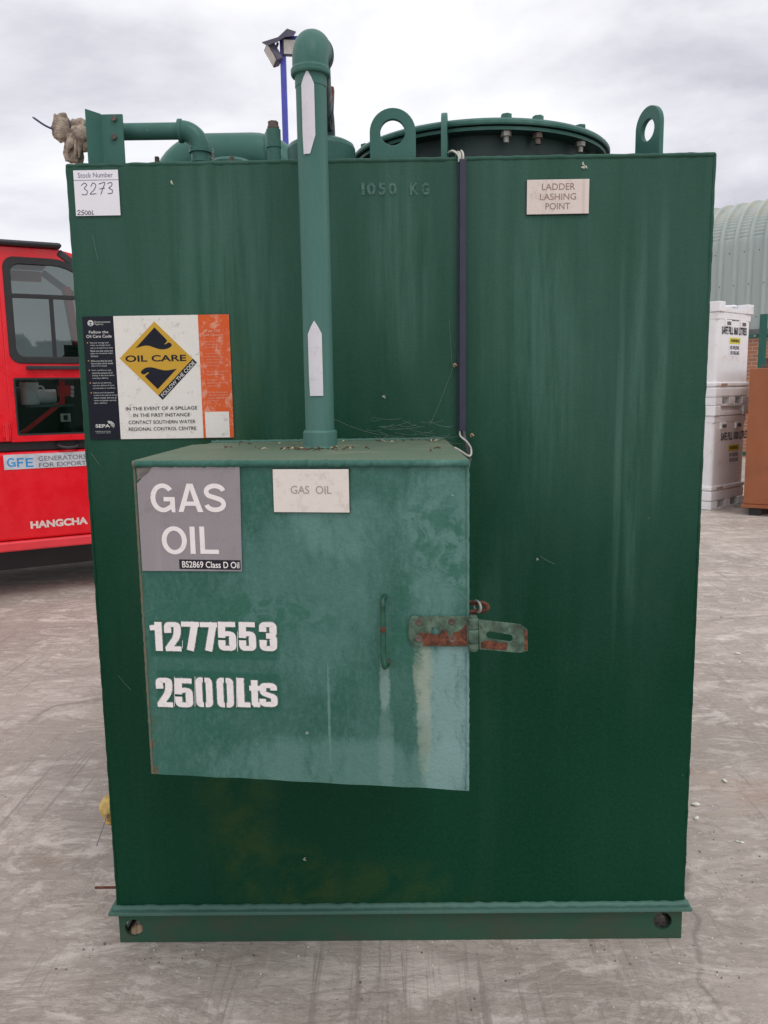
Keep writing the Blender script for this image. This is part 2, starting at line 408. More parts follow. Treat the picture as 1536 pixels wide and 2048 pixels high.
M_STYELLOW = worn('sticker_yellow', (0.58, 0.34, 0.040), (0.42, 0.30, 0.09), amt=0.5)
M_STTEXT = plain('sticker_letter_white', (0.62, 0.62, 0.60), 0.5)
M_STTEXTDIM = plain('sticker_small_print', (0.50, 0.52, 0.52), 0.6)
M_STPINK = plain('sticker_faded_print', (0.72, 0.36, 0.26), 0.6)
M_INK = plain('ink_dark', (0.02, 0.02, 0.028), 0.5, spec=0.2)
M_INKB = plain('pen_ink', (0.03, 0.03, 0.13), 0.5)
M_PLATE = worn('engraved_plate', (0.72, 0.63, 0.58), (0.36, 0.27, 0.22), 30, (0.5, 0.72), 0.45, streak=(0.48, 0.37, 0.31))
M_PLATEW = worn('cream_plate', (0.74, 0.68, 0.63), (0.38, 0.35, 0.28), 40, (0.52, 0.7), 0.5)
M_PLTXT = plain('engraved_letters', (0.30, 0.20, 0.17), 0.7)
M_PLTXT2 = plain('engraved_letters_pale', (0.36, 0.33, 0.27), 0.7)
M_GREYST = worn('grey_sticker', (0.29, 0.265, 0.28), (0.19, 0.17, 0.17), 14, (0.5, 0.7), 0.45, 0.6, streak=(0.36, 0.33, 0.34))
M_STENCIL = worn('stencil_white', (0.84, 0.79, 0.78), (0.62, 0.55, 0.52), 70, (0.5, 0.7), 0.6, 0.7)
def faded():
    k = NT('faded_stencil'); a = k.noise(60, 6, 0.8)
    k.col((0.085, 0.18, 0.155)); k.rough(0.6)
    tr = k.n('ShaderNodeBsdfTransparent'); ms = k.n('ShaderNodeMixShader')
    k.link(k.ramp(a, 0.35, 0.6, 0.15, 0.85), ms.inputs[0]); k.link(tr.outputs[0], ms.inputs[1]); k.link(k.b.outputs[0], ms.inputs[2]); k.link(ms.outputs[0], k.o.inputs[0])
    return k.m
M_FADED = faded()
def overspray():
    k = NT('overspray_mist'); a = k.noise(300, 3, 0.8)
    k.col((0.5, 0.58, 0.55)); k.rough(0.7)
    tr = k.n('ShaderNodeBsdfTransparent'); ms = k.n('ShaderNodeMixShader')
    k.link(k.ramp(a, 0.42, 0.68, 0.05, 0.6), ms.inputs[0]); k.link(tr.outputs[0], ms.inputs[1]); k.link(k.b.outputs[0], ms.inputs[2]); k.link(ms.outputs[0], k.o.inputs[0])
    return k.m
M_MIST = overspray()
M_TAPE = worn('reflective_tape', (0.68, 0.66, 0.70), (0.38, 0.36, 0.38), 50, (0.5, 0.75), 0.4, 0.4)

# ------------------------------------------------------------------ the yard
def ground_mat():
    k = NT('worn_concrete')
    a = k.noise(0.9, 6, 0.6, 0.8)
    c = k.mix(k.ramp(a, 0.3, 0.72), (0.47, 0.405, 0.36), (0.58, 0.51, 0.455))
    def swirl(sc, dist, loc, rz=0.0, st=(1, 1, 1)):
        v = k.map(st, (0, 0, rz), loc); return k.noise(sc, 10, 0.66, dist, v)
    s1 = swirl(1.3, 0.9, (3, 1, 0), 0.5, (0.65, 1.7, 1)); s2 = swirl(4.0, 1.1, (7, 4, 0), -0.5, (0.75, 1.7, 1)); s3 = swirl(0.8, 0.5, (1, 9, 0)); s4 = swirl(13, 1.4, (2, 2, 0), 0.6, (0.6, 1.5, 1))
    c = k.mix(k.ramp(s1, 0.45, 0.56, 0, 0.6), c, (0.33, 0.285, 0.25))
    c = k.mix(k.mul(k.ramp(s2, 0.47, 0.55), k.ramp(s3, 0.35, 0.6, 0.25, 0.65)), c, (0.37, 0.315, 0.275))
    c = k.mix(k.ramp(s2, 0.46, 0.36, 0, 0.4), c, (0.74, 0.67, 0.61))
    c = k.mix(k.mul(k.ramp(s4, 0.50, 0.58), 0.32), c, (0.36, 0.305, 0.265))
    c = k.mix(k.ramp(s4, 0.44, 0.36, 0, 0.28), c, (0.80, 0.74, 0.68))
    s5 = swirl(38, 0.8, (4, 2, 0), -0.3, (0.6, 1.4, 1)); c = k.mix(k.mul(k.ramp(s5, 0.50, 0.60), 0.28), c, (0.32, 0.27, 0.235)); c = k.mix(k.ramp(s5, 0.43, 0.34, 0, 0.25), c, (0.80, 0.75, 0.69))
    vein = k.math('ABSOLUTE', k.math('SUBTRACT', s2, 0.5))
    c = k.mix(k.mul(k.ramp(vein, 0.0, 0.022, 1.0, 0.0), 0.45), c, (0.24, 0.20, 0.175))
    s6 = swirl(2.4, 3.0, (11, 5, 0), 0.9, (0.8, 1.3, 1)); v6 = k.math('ABSOLUTE', k.math('SUBTRACT', s6, 0.5))
    c = k.mix(k.mul(k.ramp(v6, 0.0, 0.03, 1.0, 0.0), k.ramp(s3, 0.42, 0.56, 0.0, 0.5)), c, (0.25, 0.21, 0.18))
    c = k.mix(k.mul(k.ramp(s6, 0.56, 0.62), k.ramp(s3, 0.42, 0.56, 0.0, 0.4)), c, (0.76, 0.70, 0.64))
    # cracks and a slab joint
    cv = k.n('ShaderNodeTexVoronoi', feature='DISTANCE_TO_EDGE'); cv.inputs['Scale'].default_value = 0.21
    wv = k.n('ShaderNodeVectorMath', operation='ADD'); k.link(k.P, wv.inputs[0])
    wn_ = k.n('ShaderNodeTexNoise'); wn_.inputs['Scale'].default_value = 1.8; wn_.inputs['Detail'].default_value = 8; k.link(k.P, wn_.inputs['Vector'])
    ws = k.n('ShaderNodeVectorMath', operation='SCALE'); ws.inputs['Scale'].default_value = 0.45; k.link(wn_.outputs['Color'], ws.inputs[0]); k.link(ws.outputs[0], wv.inputs[1]); k.link(wv.outputs[0], cv.inputs['Vector'])
    crk = k.ramp(cv.outputs['Distance'], 0.0, 0.0035, 1.0, 0.0)
    c = k.mix(k.mul(crk, k.ramp(s2, 0.42, 0.52, 0.15, 0.6)), c, (0.20, 0.17, 0.15))
    # drag marks
    br = k.noise(26, 5, 0.75, 0.05, k.map((1, 0.035, 1), (0, 0, radians(-40)))); bm_ = k.noise(1.3, 4, 0.6, 0.5, k.map((1, 1, 1), loc=(5, 2, 0)))
    c = k.mix(k.mul(k.ramp(br, 0.54, 0.66), k.ramp(bm_, 0.40, 0.55, 0, 0.75)), c, (0.27, 0.23, 0.205))
    c = k.mix(k.mul(k.ramp(br, 0.42, 0.32), k.ramp(bm_, 0.45, 0.6, 0, 0.5)), c, (0.55, 0.50, 0.46))
    sp = k.noise(70, 5, 0.8); c = k.mix(k.ramp(sp, 0.58, 0.74, 0, 0.5), c, (0.28, 0.24, 0.21))
    c = k.mix(k.ramp(sp, 0.40, 0.26, 0, 0.55), c, (0.62, 0.58, 0.54))
    gr_ = k.noise(330, 3, 0.8); c = k.mix(k.ramp(gr_, 0.56, 0.68, 0, 0.5), c, (0.25, 0.215, 0.19)); c = k.mix(k.ramp(gr_, 0.42, 0.32, 0, 0.4), c, (0.72, 0.68, 0.63))
    st = k.noise(0.55, 5, 0.6, 0.6, k.map((1, 1.6, 1), loc=(12, 3, 0))); c = k.mix(k.ramp(st, 0.62, 0.72, 0, 0.45), c, (0.34, 0.20, 0.13))
    # rusty scrape
    X, Y, Z = k.xyz()
    k.col(c)
    k.rough(k.ramp(s1, 0.3, 0.7, 0.95, 0.72))
    h = k.math('ADD', k.mul(s4, 1.0), k.math('ADD', k.mul(sp, 0.35), k.mul(br, 0.25)))
    k.b.inputs['Specular IOR Level'].default_value = 0.3
    k.bump(h, 0.6, 0.010)
    return k.m
g = MB()
g.add([(-300, -60, 0), (300, -60, 0), (300, 400, 0), (-300, 400, 0)], [(0, 1, 2, 3)])
gr = g.build('yard_ground', ground_mat()); gr['kind'] = 'structure'

# ------------------------------------------------------------------ the oil tank
F = Plane((0, 0, 0), 0.0); FM = F.mat()
HT = 1.98; DEP = 1.55
tank = thing('oil_tank', 'large dark green steel oil tank with front cabinet, vent pipe and stickers on worn concrete', 'oil tank', (0, 0, 0))
zf = F.st(800, 1812)[1]
print('flange z', zf)
XL, XR = -0.75, 0.75
def wob(a, b, s=0.0): return noise.noise(Vector((a*4.0, b*4.0, s)))
# body: plates with slightly wandering edges
def slab_body():
    b = MB()
    nx, nz_ = 60, 80
    def P(i, j):
        x = XL+(XR-XL)*i/nx; z = zf+(HT-zf)*j/nz_
        ex = 0.0
        if i == 0: ex = 0.0022*noise.noise(Vector((0, z*14, 1)))+0.0015*noise.noise(Vector((0, z*60, 1)))
        if i == nx: ex = 0.0026*noise.noise(Vector((5, z*14, 1)))+0.0018*noise.noise(Vector((5, z*60, 1)))
        ez = 0.0015*noise.noise(Vector((x*16, 0, 3))) if j == nz_ else 0
        return (x+ex, 0.0022*noise.noise(Vector((x*2.2, 0, z*2.2))), z+ez)
    V = [P(i, j) for j in range(nz_+1) for i in range(nx+1)]
    b.add(V, [(j*(nx+1)+i, j*(nx+1)+i+1, (j+1)*(nx+1)+i+1, (j+1)*(nx+1)+i) for j in range(nz_) for i in range(nx)], 0, None, True)
    # side, back and top plates, joined to the front edge
    for i, sgn in ((0, 1), (nx, -1)):
        E_ = [V[j*(nx+1)+i] for j in range(nz_+1)]
        B_ = [((XL if i == 0 else XR), DEP, p[2]) for p in E_]
        n = len(E_)
        fs = [(j, j+1, n+j+1, n+j) if sgn > 0 else (j, n+j, n+j+1, j+1) for j in range(n-1)]
        b.add(E_+B_, fs, 0)
    T_ = [V[nz_*(nx+1)+i] for i in range(nx+1)]; B_ = [(p[0], DEP, HT) for p in T_]; n = len(T_)
    b.add(T_+B_, [(i, i+1, n+i+1, n+i) for i in range(n-1)], 0)
    b.add([(XL, DEP, zf), (XR, DEP, zf), (XR, DEP, HT), (XL, DEP, HT)], [(1, 0, 3, 2)], 0)
    return b
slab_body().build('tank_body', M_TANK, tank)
# weld beads along the edges
wb = MB()
def bead(a, b, r, seed, n=160):
    a, b = Vector(a), Vector(b); pts, rs = [], []
    for i in range(n+1):
        t = i/n; p = a.lerp(b, t)
        p += Vector((noise.noise(Vector((t*55, seed, 0))), noise.noise(Vector((t*48, seed, 4))), noise.noise(Vector((t*52, seed, 9)))))*r*0.30
        pts.append(p); rs.append(r*(1+0.30*noise.noise(Vector((t*70, seed, 13)))))
    return pts, rs
for a, b_, r, sd_ in (((XL+0.002, 0.003, HT-0.003), (XR-0.002, 0.003, HT-0.003), 0.0055, 1), ((XL+0.002, 0.003, zf), (XL+0.002, 0.003, HT-0.003), 0.0042, 2),
                     ((XR-0.002, 0.003, zf), (XR-0.002, 0.003, HT-0.003), 0.0045, 3)):
    p, rr = bead(a, b_, r, sd_); wb.tube(p, rr, 8)
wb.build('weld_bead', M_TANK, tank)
# bottom flange ledge with its lumpy weld
fl = MB(); fl.box(-0.768, 0.766, -0.020, DEP+0.02, zf-0.010, zf-0.001, bev=0.0015)
fl.build('bottom_ledge', M_LEDGE, tank)
wl = MB(); p, rr = bead((XL-0.012, -0.003, zf+0.002), (XR+0.010, -0.003, zf+0.002), 0.0085, 8, 260); wl.tube(p, rr, 10)
wl.build('ledge_weld', M_LEDGE, tank)
# skirt: four plates with drain holes
zb_ = zf-0.010
hl = F.st(268, 1856); hr = F.st(1325, 1842)
sk = MB()
sk.shape([rect(-0.748, 0.7475, 0.001, zb_), circ(hl, 0.0245, 32), circ(hr, 0.0245, 32)], 0.008, 0, Matrix.Translation((0, 0.008, 0)) @ FM)
for xx in (XL+0.002, XR-0.010):
    Ms = Matrix(((0, 0, 1, xx), (1, 0, 0, 0.0082), (0, 1, 0, 0), (0, 0, 0, 1)))
    sk.shape([rect(0.0, DEP-0.02, 0.001, zb_), rrect(0.025, 0.115, 0.012, 0.062, 0.02) if xx < 0 else circ((0.07, 0.04), 0.0245)], 0.008, 0, Ms)
sk.box(-0.74, 0.74, DEP-0.012, DEP-0.004, 0.001, zb_)
sk.box(0.668, 0.674, 0.02, 0.2, 0.001, zb_)
sk.build('base_skirt', M_BASE, tank)

# lifting lugs
def lug(w_, h_, ho, hr_, hx=0.8):
    o = [(-w_/2, -0.004)]+[( -w_/2, h_-w_/2)]+[(q[0], q[1]) for q in reversed(arc((0, h_-w_/2), w_/2, 0, pi, 18))]+[(w_/2, -0.004)]
    return [o, circ((0, ho), hr_, 26)]
def lug_obj(x, y, z, ang, w_=0.105, h_=0.115, hr_=0.030, th=0.012, label=None):
    M_ = Matrix.Translation((x, y, z)) @ Matrix.Rotation(ang, 4, 'Z') @ Matrix(((1, 0, 0, 0), (0, 0, -1, 0), (0, 1, 0, 0), (0, 0, 0, 1)))
    b = MB(); b.shape(lug(w_, h_, h_-0.052, hr_), th, 0, M_, bev=0.0015)
    b.tube([Vector((x, y, z))+Matrix.Rotation(ang, 3, 'Z') @ Vector((s_*w_/2*1.02, -th/2-0.001, 0.001)) for s_ in [-1+i*0.1 for i in range(21)]], [0.004+0.0015*noise.noise(Vector((i, 0, x))) for i in range(21)], 8)
    return b.build('lifting_lug', M_PIPE, tank, label)
pa = atY(786, 318, 0.03); pat = atY(788, 221, 0.03)
lug_obj(pa.x, 0.035, HT, 0.0, 0.104, pat.z-HT+0.002, 0.0305, 0.014)
pb = atY(884, 316, 0.09); pbt = atY(884, 222, 0.07)
lug_obj(pb.x, 0.095, HT, radians(84), 0.10, pbt.z-HT, 0.026, 0.014)
pc = atY(1303, 305, 0.06); pct = atY(1303, 213, 0.06)
lug_obj(pc.x, 0.065, HT, radians(-70), 0.088, pct.z-HT, 0.026, 0.012)

# manway: neck, flange, lid with bolts
mc = Vector((0.262, 0.47, 0)); 
mc = atY(968, 300, 0.46); MX, MY = mc.x-0.018, 0.445; RL = 0.358
nk = MB()
nk.lathe((MX, MY, HT), [(0.308, 0.0), (0.308, atY(1000, 246, MY-RL).z-0.010-HT)], 72)
nk.build('manway_neck', M_LID, tank)
ZR = atY(1000, 246, MY-RL).z-0.012
ld = MB()
ld.lathe((MX, MY, ZR), [(0.295, 0), (0.350, 0), (0.350, 0), (0.350, 0.008), (0.350, 0.008), (0.330, 0.0085), (0.330, 0.0105), (0.330, 0.0105), (RL, 0.0105), (RL, 0.0105), (RL+0.002, 0.014), (RL+0.002, 0.020), (RL-0.004, 0.026), (RL-0.03, 0.029), (0.2, 0.036), (0.0, 0.040)], 96)
lid = ld.build('manway_lid', M_PIPE, tank)
me = lid.data; me.materials.append(M_LID)
for p in me.polygons:
    if p.normal.z < -0.5 or abs((p.center - Vector((MX, MY, p.center.z))).length) < 0.3305 and p.center.z < ZR+0.012: p.material_index = 1
hexp = lambda r, o_=0: [(r*cos(pi/3*i+o_), r*sin(pi/3*i+o_)) for i in range(6)]
for k_, a in enumerate([radians(q_) for q_ in (-84.5, -70.5, -46, -20, 8, 35, 62, 90, 118, 145, 172, 200)]):
    bx, by = MX+0.335*cos(a), MY+0.335*sin(a)
    b = MB()
    b.shape([hexp(0.0125, a)], 0.012, 0, Matrix.Translation((bx, by, ZR+0.027)), bev=0.001)
    b.shape([hexp(0.0115, a+0.4)], 0.012, 1, Matrix.Translation((bx, by, ZR-0.0125)), bev=0.001)
    b.tube([(bx, by, ZR-0.026), (bx, by, ZR+0.03)], 0.007, 10, 1)
    b.build('lid_bolt', [M_PIPE, M_BROWNBOLT if k_ == 1 else M_GALV], lid)

# ------------------------------------------------------------------ fill cabinet
ZC, ZB = 1.3299, 0.7318
CXL, CYL, CXR, CYR = -0.4704, -0.5111, 0.1259, -0.5899
cang = atan2(CYR-CYL, CXR-CXL); G = Plane((CXL, CYL, 0), cang); GM = G.mat(); CW = sqrt((CXR-CXL)**2+(CYR-CYL)**2)
cb = MB()
# front plate (wavy, slightly dished), rounded top lip, side plates, floor
nx, nz_ = 44, 44
V = []
for j in range(nz_+1):
    for i in range(nx+1):
        s_ = CW*i/nx; z = ZB+(ZC-ZB)*j/nz_
        dz = 0.0
        if j == 0: dz = 0.0018*noise.noise(Vector((s_*20, 1, 1)))
        dx = (0.0016*noise.noise(Vector((2, z*25, 1)))) if i in (0, nx) else 0
        V.append((s_+dx, z+dz, 0.0022*noise.noise(Vector((s_*5, z*5, 7)))))
cb.add(V, [(j*(nx+1)+i, j*(nx+1)+i+1, (j+1)*(nx+1)+i+1, (j+1)*(nx+1)+i) for j in range(nz_) for i in range(nx)], 0, GM, True)
e_ = 0.003
def side(x0, y0, x1, y1, d):
    cb.add([(x0, y0, ZB), (x1, y1, ZB), (x1, y1, ZC), (x0, y0, ZC)], [(0, 1, 2, 3)])
    cb.add([(x0+d, y0+0.003, ZB), (x1+d, y1, ZB), (x1+d, y1, ZC), (x0+d, y0+0.003, ZC)], [(0, 3, 2, 1)])
    cb.add([(x0, y0, ZB), (x1, y1, ZB), (x1+d, y1, ZB), (x0+d, y0+0.003, ZB)], [(0, 3, 2, 1)])
side(CXL, CYL, CXL, -0.001, e_); side(CXR, CYR, CXR, -0.001, -e_)
cb.add([(CXL, CYL+0.004, ZB+0.012), (CXR, CYR+0.004, ZB+0.012), (CXR, -0.001, ZB+0.012), (CXL, -0.001, ZB+0.012)], [(0, 3, 2, 1)])
lipb, rr = bead(tuple(GM @ Vector((-0.001, ZC-0.004, 0.001))), tuple(GM @ Vector((CW+0.002, ZC-0.004, 0.001))), 0.0062, 21, 90); cb.tube(lipb, rr, 10)
lipb, rr = bead(tuple(GM @ Vector((0.001, ZC-0.004, 0.0))), tuple(GM @ Vector((0.001, ZB+0.001, 0.0))), 0.0028, 22, 90); cb.tube(lipb, rr, 8)
lipb, rr = bead(tuple(GM @ Vector((CW-0.001, ZC-0.004, 0.0))), tuple(GM @ Vector((CW-0.001, ZB+0.001, 0.0))), 0.0030, 23, 90); cb.tube(lipb, rr, 8)
cab = cb.build('fill_cabinet', M_CAB, tank, 'chalky paler green cabinet with hasp and handle')
ct = MB()
q = [(CXL, CYL), (CXR, CYR), (CXR-0.001, -0.002), (CXL+0.03, -0.002), (CXL+0.028, -0.05), (CXL, -0.075)]
ct.shape([q], 0.0045, 0, Matrix.Translation((0, 0, ZC-0.002)), bev=0.001)
p, rr = bead((CXL+0.03, -0.004, ZC+0.003), (CXR-0.005, -0.004, ZC+0.003), 0.005, 25, 80); ct.tube(p, rr, 8, 1)
ct.build('cabinet_top', [M_CTOP, M_LEDGE], cab)

# handle
hs, hz1 = G.st(765, 1188); _, hz0 = G.st(766, 1334)
hb = MB(); hp = []
st_ = 0.022
_c = GM.inverted() @ CAM_LOC
hs += (_c.x-hs)*st_/_c.z*1.0; 
for pnt in ([(hs+0.0012, hz1-0.004, 0.0), (hs+0.0010, hz1-0.004, st_*0.5)]+[(hs, hz1-0.004-0.012*(1-cos(t*pi/2/4)), st_-0.012+0.012*sin(t*pi/2/4)) for t in range(5)]
             + [(hs, hz1-0.016-(hz1-hz0-0.032)*t/6, st_) for t in range(7)]+[(hs+0.001, hz0+0.016-0.012*sin(t*pi/2/4), st_-0.012*(1-cos(t*pi/2/4))) for t in range(5)]+[(hs+0.005, hz0+0.010, 0.001)]): hp.append(pnt)
hb.tube(hp, 0.0048, 10, 0, GM)
hb.tube([(hs, hz1-0.053, st_), (hs, hz1-0.062, st_)], 0.0052, 10, 1, GM)
hb.tube([(hs+0.005, hz0+0.010, 0.0), (hs+0.005, hz0+0.010, 0.004)], 0.0058, 10, 2, GM)
hb.build('handle', [plain('handle_paint', (0.012, 0.075, 0.045), 0.45, 0, 0.35, 60, 0.2), M_RUST, M_BROWNBOLT], cab)

# hasp: plate, knuckles, slotted strap
def gpts(lst): return [G.st(u, v) for u, v in lst]
pl = gpts([(824, 1232), (940, 1232), (937, 1291), (830, 1291), (823, 1285), (818, 1272), (818, 1245)])
hsq = gpts([(863, 1253), (880, 1253), (880, 1267), (863, 1267)])
hp_ = MB(); hp_.shape([pl, hsq], 0.0025, 0, GM, z0=0.0015, bev=0.0004)
rl = gpts([(839, 1264), (862, 1265), (864, 1268), (880, 1268), (884, 1258), (895, 1262), (898, 1272), (903, 1275), (907, 1264), (918, 1261), (925, 1255), (931, 1248), (934, 1247), (934, 1290), (846, 1290), (846, 1279), (840, 1272)])
hp_.shape([rl], 0.0006, 1, GM, z0=0.0038)
for u, v in ((838, 1243), (904, 1242), (838, 1276), (905, 1277)):
    c = G.st(u, v); hp_.lathe(GM @ Vector((c[0], c[1], 0.0035)), [(0.0065, 0.0), (0.0062, 0.0014), (0.0045, 0.0018), (0.0022, 0.0008), (0.0, 0.0006)], 16, 2, None, axis=G.n)
hp_.build('hasp_plate', [M_HASP, M_RUST, M_BROWNBOLT], cab)
kn = MB()
kx, kt = G.st(947, 1234); _, kb = G.st(947, 1297)
for i, (a, b) in enumerate(((0.0, 0.33), (0.36, 0.77), (0.80, 1.0))):
    z1 = kt+(kb-kt)*a; z0 = kt+(kb-kt)*b
    kn.tube([(kx, z1, 0.006), (kx, z1-0.001, 0.006), (kx, z0+0.001, 0.006), (kx, z0, 0.006)], [0.0075, 0.0088, 0.0088, 0.0078], 14, 0, GM)
kn.tube([(kx, kt+0.004, 0.006), (kx, kb-0.002, 0.006)], 0.0065, 12, 0, GM)
kn.build('hasp_hinge', M_HASP, cab)
so = gpts([(958, 1238), (1040, 1247), (1054, 1258), (1055, 1299), (1040, 1303), (960, 1296)])
s0 = G.st(973, 1262); s1 = G.st(1027, 1274)
slot = []
cy0, cy1 = G.st(980, 1268)[1], G.st(1020, 1274)[1]; cx0, cx1 = G.st(980, 1268)[0], G.st(1018, 1272)[0]; rs_ = 0.0068
slot = [(cx0+rs_*cos(a), cy0+rs_*sin(a)) for a in [pi/2+pi*i/8 for i in range(9)]]+[(cx1+rs_*cos(a), cy1+rs_*sin(a)) for a in [-pi/2+pi*i/8 for i in range(9)]]
hs_ = MB(); hs_.shape([so, slot], 0.0025, 0, GM, z0=0.004, bev=0.0004)
rp_ = gpts([(962, 1281), (978, 1278), (1000, 1284), (1010, 1281), (1015, 1287), (1013, 1298), (962, 1294)])
hs_.shape([rp_], 0.0005, 1, GM, z0=0.0066)
ed = gpts([(1049, 1256), (1055, 1260), (1055, 1298), (1049, 1299)]); hs_.shape([ed], 0.0005, 1, GM, z0=0.0067)
hs_.build('hasp_strap', [M_HASP, M_RUST], cab)
# rusty staple and shackle at the cabinet's side
sp_ = MB()
a0 = G.st(938, 1222); b0 = G.st(968, 1216)
r0 = 0.0043
lp = [(a0[0]-0.01, a0[1]+0.008, -0.03), (b0[0]-0.006, a0[1]+0.008, -0.022)]+[(b0[0]-0.006+0.012*sin(t*pi/6), a0[1]+0.002+0.0075*cos(t*pi/6), -0.020) for t in range(7)]+[(a0[0]-0.004, a0[1]-0.006, -0.012)]
sp_.tube(lp, r0, 10, 0, GM)
sp_.build('staple', M_RUST, cab)
sh = MB(); c0 = G.st(954, 1218)
sh.tube([(c0[0]+0.008*cos(t)*0.8, c0[1]+0.010*sin(t), -0.016+0.010*cos(t)) for t in [2*pi*i/20 for i in range(20)]], 0.0024, 8, 0, GM, closed=True)
sh.build('shackle_ring', M_GALV, cab)

# stickers on the cabinet
def rect_px(Pn, u0, v0, u1, v1):
    a = Pn.st(u0, (v0+v1)/2); b = Pn.st(u1, (v0+v1)/2); c = Pn.st((u0+u1)/2, v0); d = Pn.st((u0+u1)/2, v1)
    return a[0], b[0], d[1], c[1]
gs = MB()
gq = gpts([(272, 934), (480, 931), (485, 1142), (286, 1141)])
gx0 = gq[0][0]+0.001; 
gs.shape([[ (gq[0][0]+0.02, gq[0][1]), gq[1], gq[2], gq[3], (gq[0][0]+0.001, gq[0][1]-0.03), (gq[0][0]+0.010, gq[0][1]-0.021)]], 0.0008, 0, GM, z0=0.0020)
def gtext(b, txt, u0, v0, u1, v1, mi, off=0.0, z=0.003, Pn=None, M_=None, **kw):
    Pn = Pn or G; M_ = M_ if M_ is not None else GM
    x0, x1, y0, y1 = rect_px(Pn, u0, v0, u1, v1); b.text(txt, x0, x1, y0, y1, mi, M_, z0=z, offset=off, **kw)
def bold(b, ch, u0, v0, u1, v1, mi, Pn, M_, z):
    """heavy grotesque capitals, each drawn as its own outline"""
    a = Pn.st(u0, (v0+v1)/2)[0]; c = Pn.st(u1, (v0+v1)/2)[0]; t = Pn.st((u0+u1)/2, v0)[1]; d = Pn.st((u0+u1)/2, v1)[1]
    X_ = lambda pts: [(a+(c-a)*p[0], d+(t-d)*p[1]) for p in pts]
    el_ = lambda rx, ry: [(0.5+rx*cos(2*pi*i/40), 0.5+ry*sin(2*pi*i/40)) for i in range(40)]
    H = t-d
    if ch == 'A': b.shape([X_([(0, 0), (0.20, 0), (0.285, 0.22), (0.70, 0.22), (0.785, 0), (1, 0), (0.62, 1), (0.38, 1)]), X_([(0.345, 0.37), (0.645, 0.37), (0.497, 0.80)])], 0.0003, mi, M_, z0=z)
    elif ch == 'O': b.shape([X_(el_(0.5, 0.5)), X_(el_(0.305, 0.345))], 0.0003, mi, M_, z0=z)
    elif ch == 'I': b.shape([X_([(0, 0), (1, 0), (1, 1), (0, 1)])], 0.0003, mi, M_, z0=z)
    elif ch == 'L': b.shape([X_([(0, 0), (1, 0), (1, 0.155), (0.26, 0.155), (0.26, 1), (0, 1)])], 0.0003, mi, M_, z0=z)
    elif ch == 'F': b.shape([X_([(0, 0), (0.26, 0), (0.26, 0.40), (0.88, 0.40), (0.88, 0.57), (0.26, 0.57), (0.26, 0.83), (1, 0.83), (1, 1), (0, 1)])], 0.0003, mi, M_, z0=z)
    elif ch == 'E': b.shape([X_([(0, 0), (1, 0), (1, 0.17), (0.26, 0.17), (0.26, 0.42), (0.9, 0.42), (0.9, 0.58), (0.26, 0.58), (0.26, 0.83), (1, 0.83), (1, 1), (0, 1)])], 0.0003, mi, M_, z0=z)
    elif ch == 'G':
        o = [(0.5+0.5*cos(radians(q_)), 0.5+0.5*sin(radians(q_))) for q_ in range(38, 301, 8)]
        i_ = [(0.5+0.30*cos(radians(q_)), 0.5+0.345*sin(radians(q_))) for q_ in range(296, 35, -8)]
        b.shape([X_(o+[(0.82, 0.11), (0.85, 0.0), (0.985, 0.0), (0.985, 0.53), (0.53, 0.53), (0.53, 0.38), (0.80, 0.38), (0.78, 0.27)]+i_)], 0.0003, mi, M_, z0=z)
    elif ch == 'S':
        sp_ = [(0.5+0.385*cos(radians(q_)), 0.715+0.20*sin(radians(q_))) for q_ in range(8, 236, 12)]+[(0.5+0.39*cos(radians(q_)), 0.285+0.20*sin(radians(q_))) for q_ in range(56, -176, -12)]
        b.stroke(X_(sp_), H*0.165, mi, M_, z+0.0003)
for ch, u0, u1, v0, v1 in (('G', 302.5, 351.5, 966.5, 1024), ('A', 357, 406.5, 967, 1023.5), ('S', 409, 453, 966.5, 1024), ('O', 325, 375, 1052, 1108), ('I', 381.5, 391.5, 1052.7, 1107), ('L', 401, 438, 1052.7, 1107)): bold(gs, ch, u0, v0, u1, v1, 1, G, GM, 0.003)
x0, x1, y0, y1 = rect_px(G, 360, 1119, 482, 1138); gs.shape([rect(x0, x1, y0, y1)], 0.0003, 2, GM, z0=0.0029)
gtext(gs, 'BS2869 Class D Oil', 366, 1122, 480, 1135, 1, 0.012, 0.0035)
# torn, curled corner
cr = [(gq[0][0]+0.002, gq[0][1]-0.001), (gq[0][0]+0.030, gq[0][1]-0.001), (gq[0][0]+0.024, gq[0][1]-0.010), (gq[0][0]+0.012, gq[0][1]-0.018), (gq[0][0]+0.003, gq[0][1]-0.024)]
gs.shape([cr], 0.0005, 3, GM, z0=0.0030)
gs.build('sticker', [M_GREYST, M_STENCIL, M_INK, plain('torn_backing', (0.16, 0.14, 0.13), 0.8, 0, 0.4, 60, 0.6)], cab, 'grey sticker reading GAS OIL')
gp = MB(); x0, x1, y0, y1 = rect_px(G, 548, 938, 699, 1024)
gp.box(x0-0.001, x1+0.001, y0-0.001, y1+0.001, 0.0018, 0.0030, 2, GM); gp.box(x0, x1, y0, y1, 0.003, 0.0050, 0, GM, bev=0.0005)
gtext(gp, 'GAS  OIL', 583, 971, 664, 987, 1, 0.004, 0.0048)
gp.build('sign_plate', [M_PLATEW, M_PLTXT2, M_STBLACK], cab, 'cream plate reading GAS OIL')

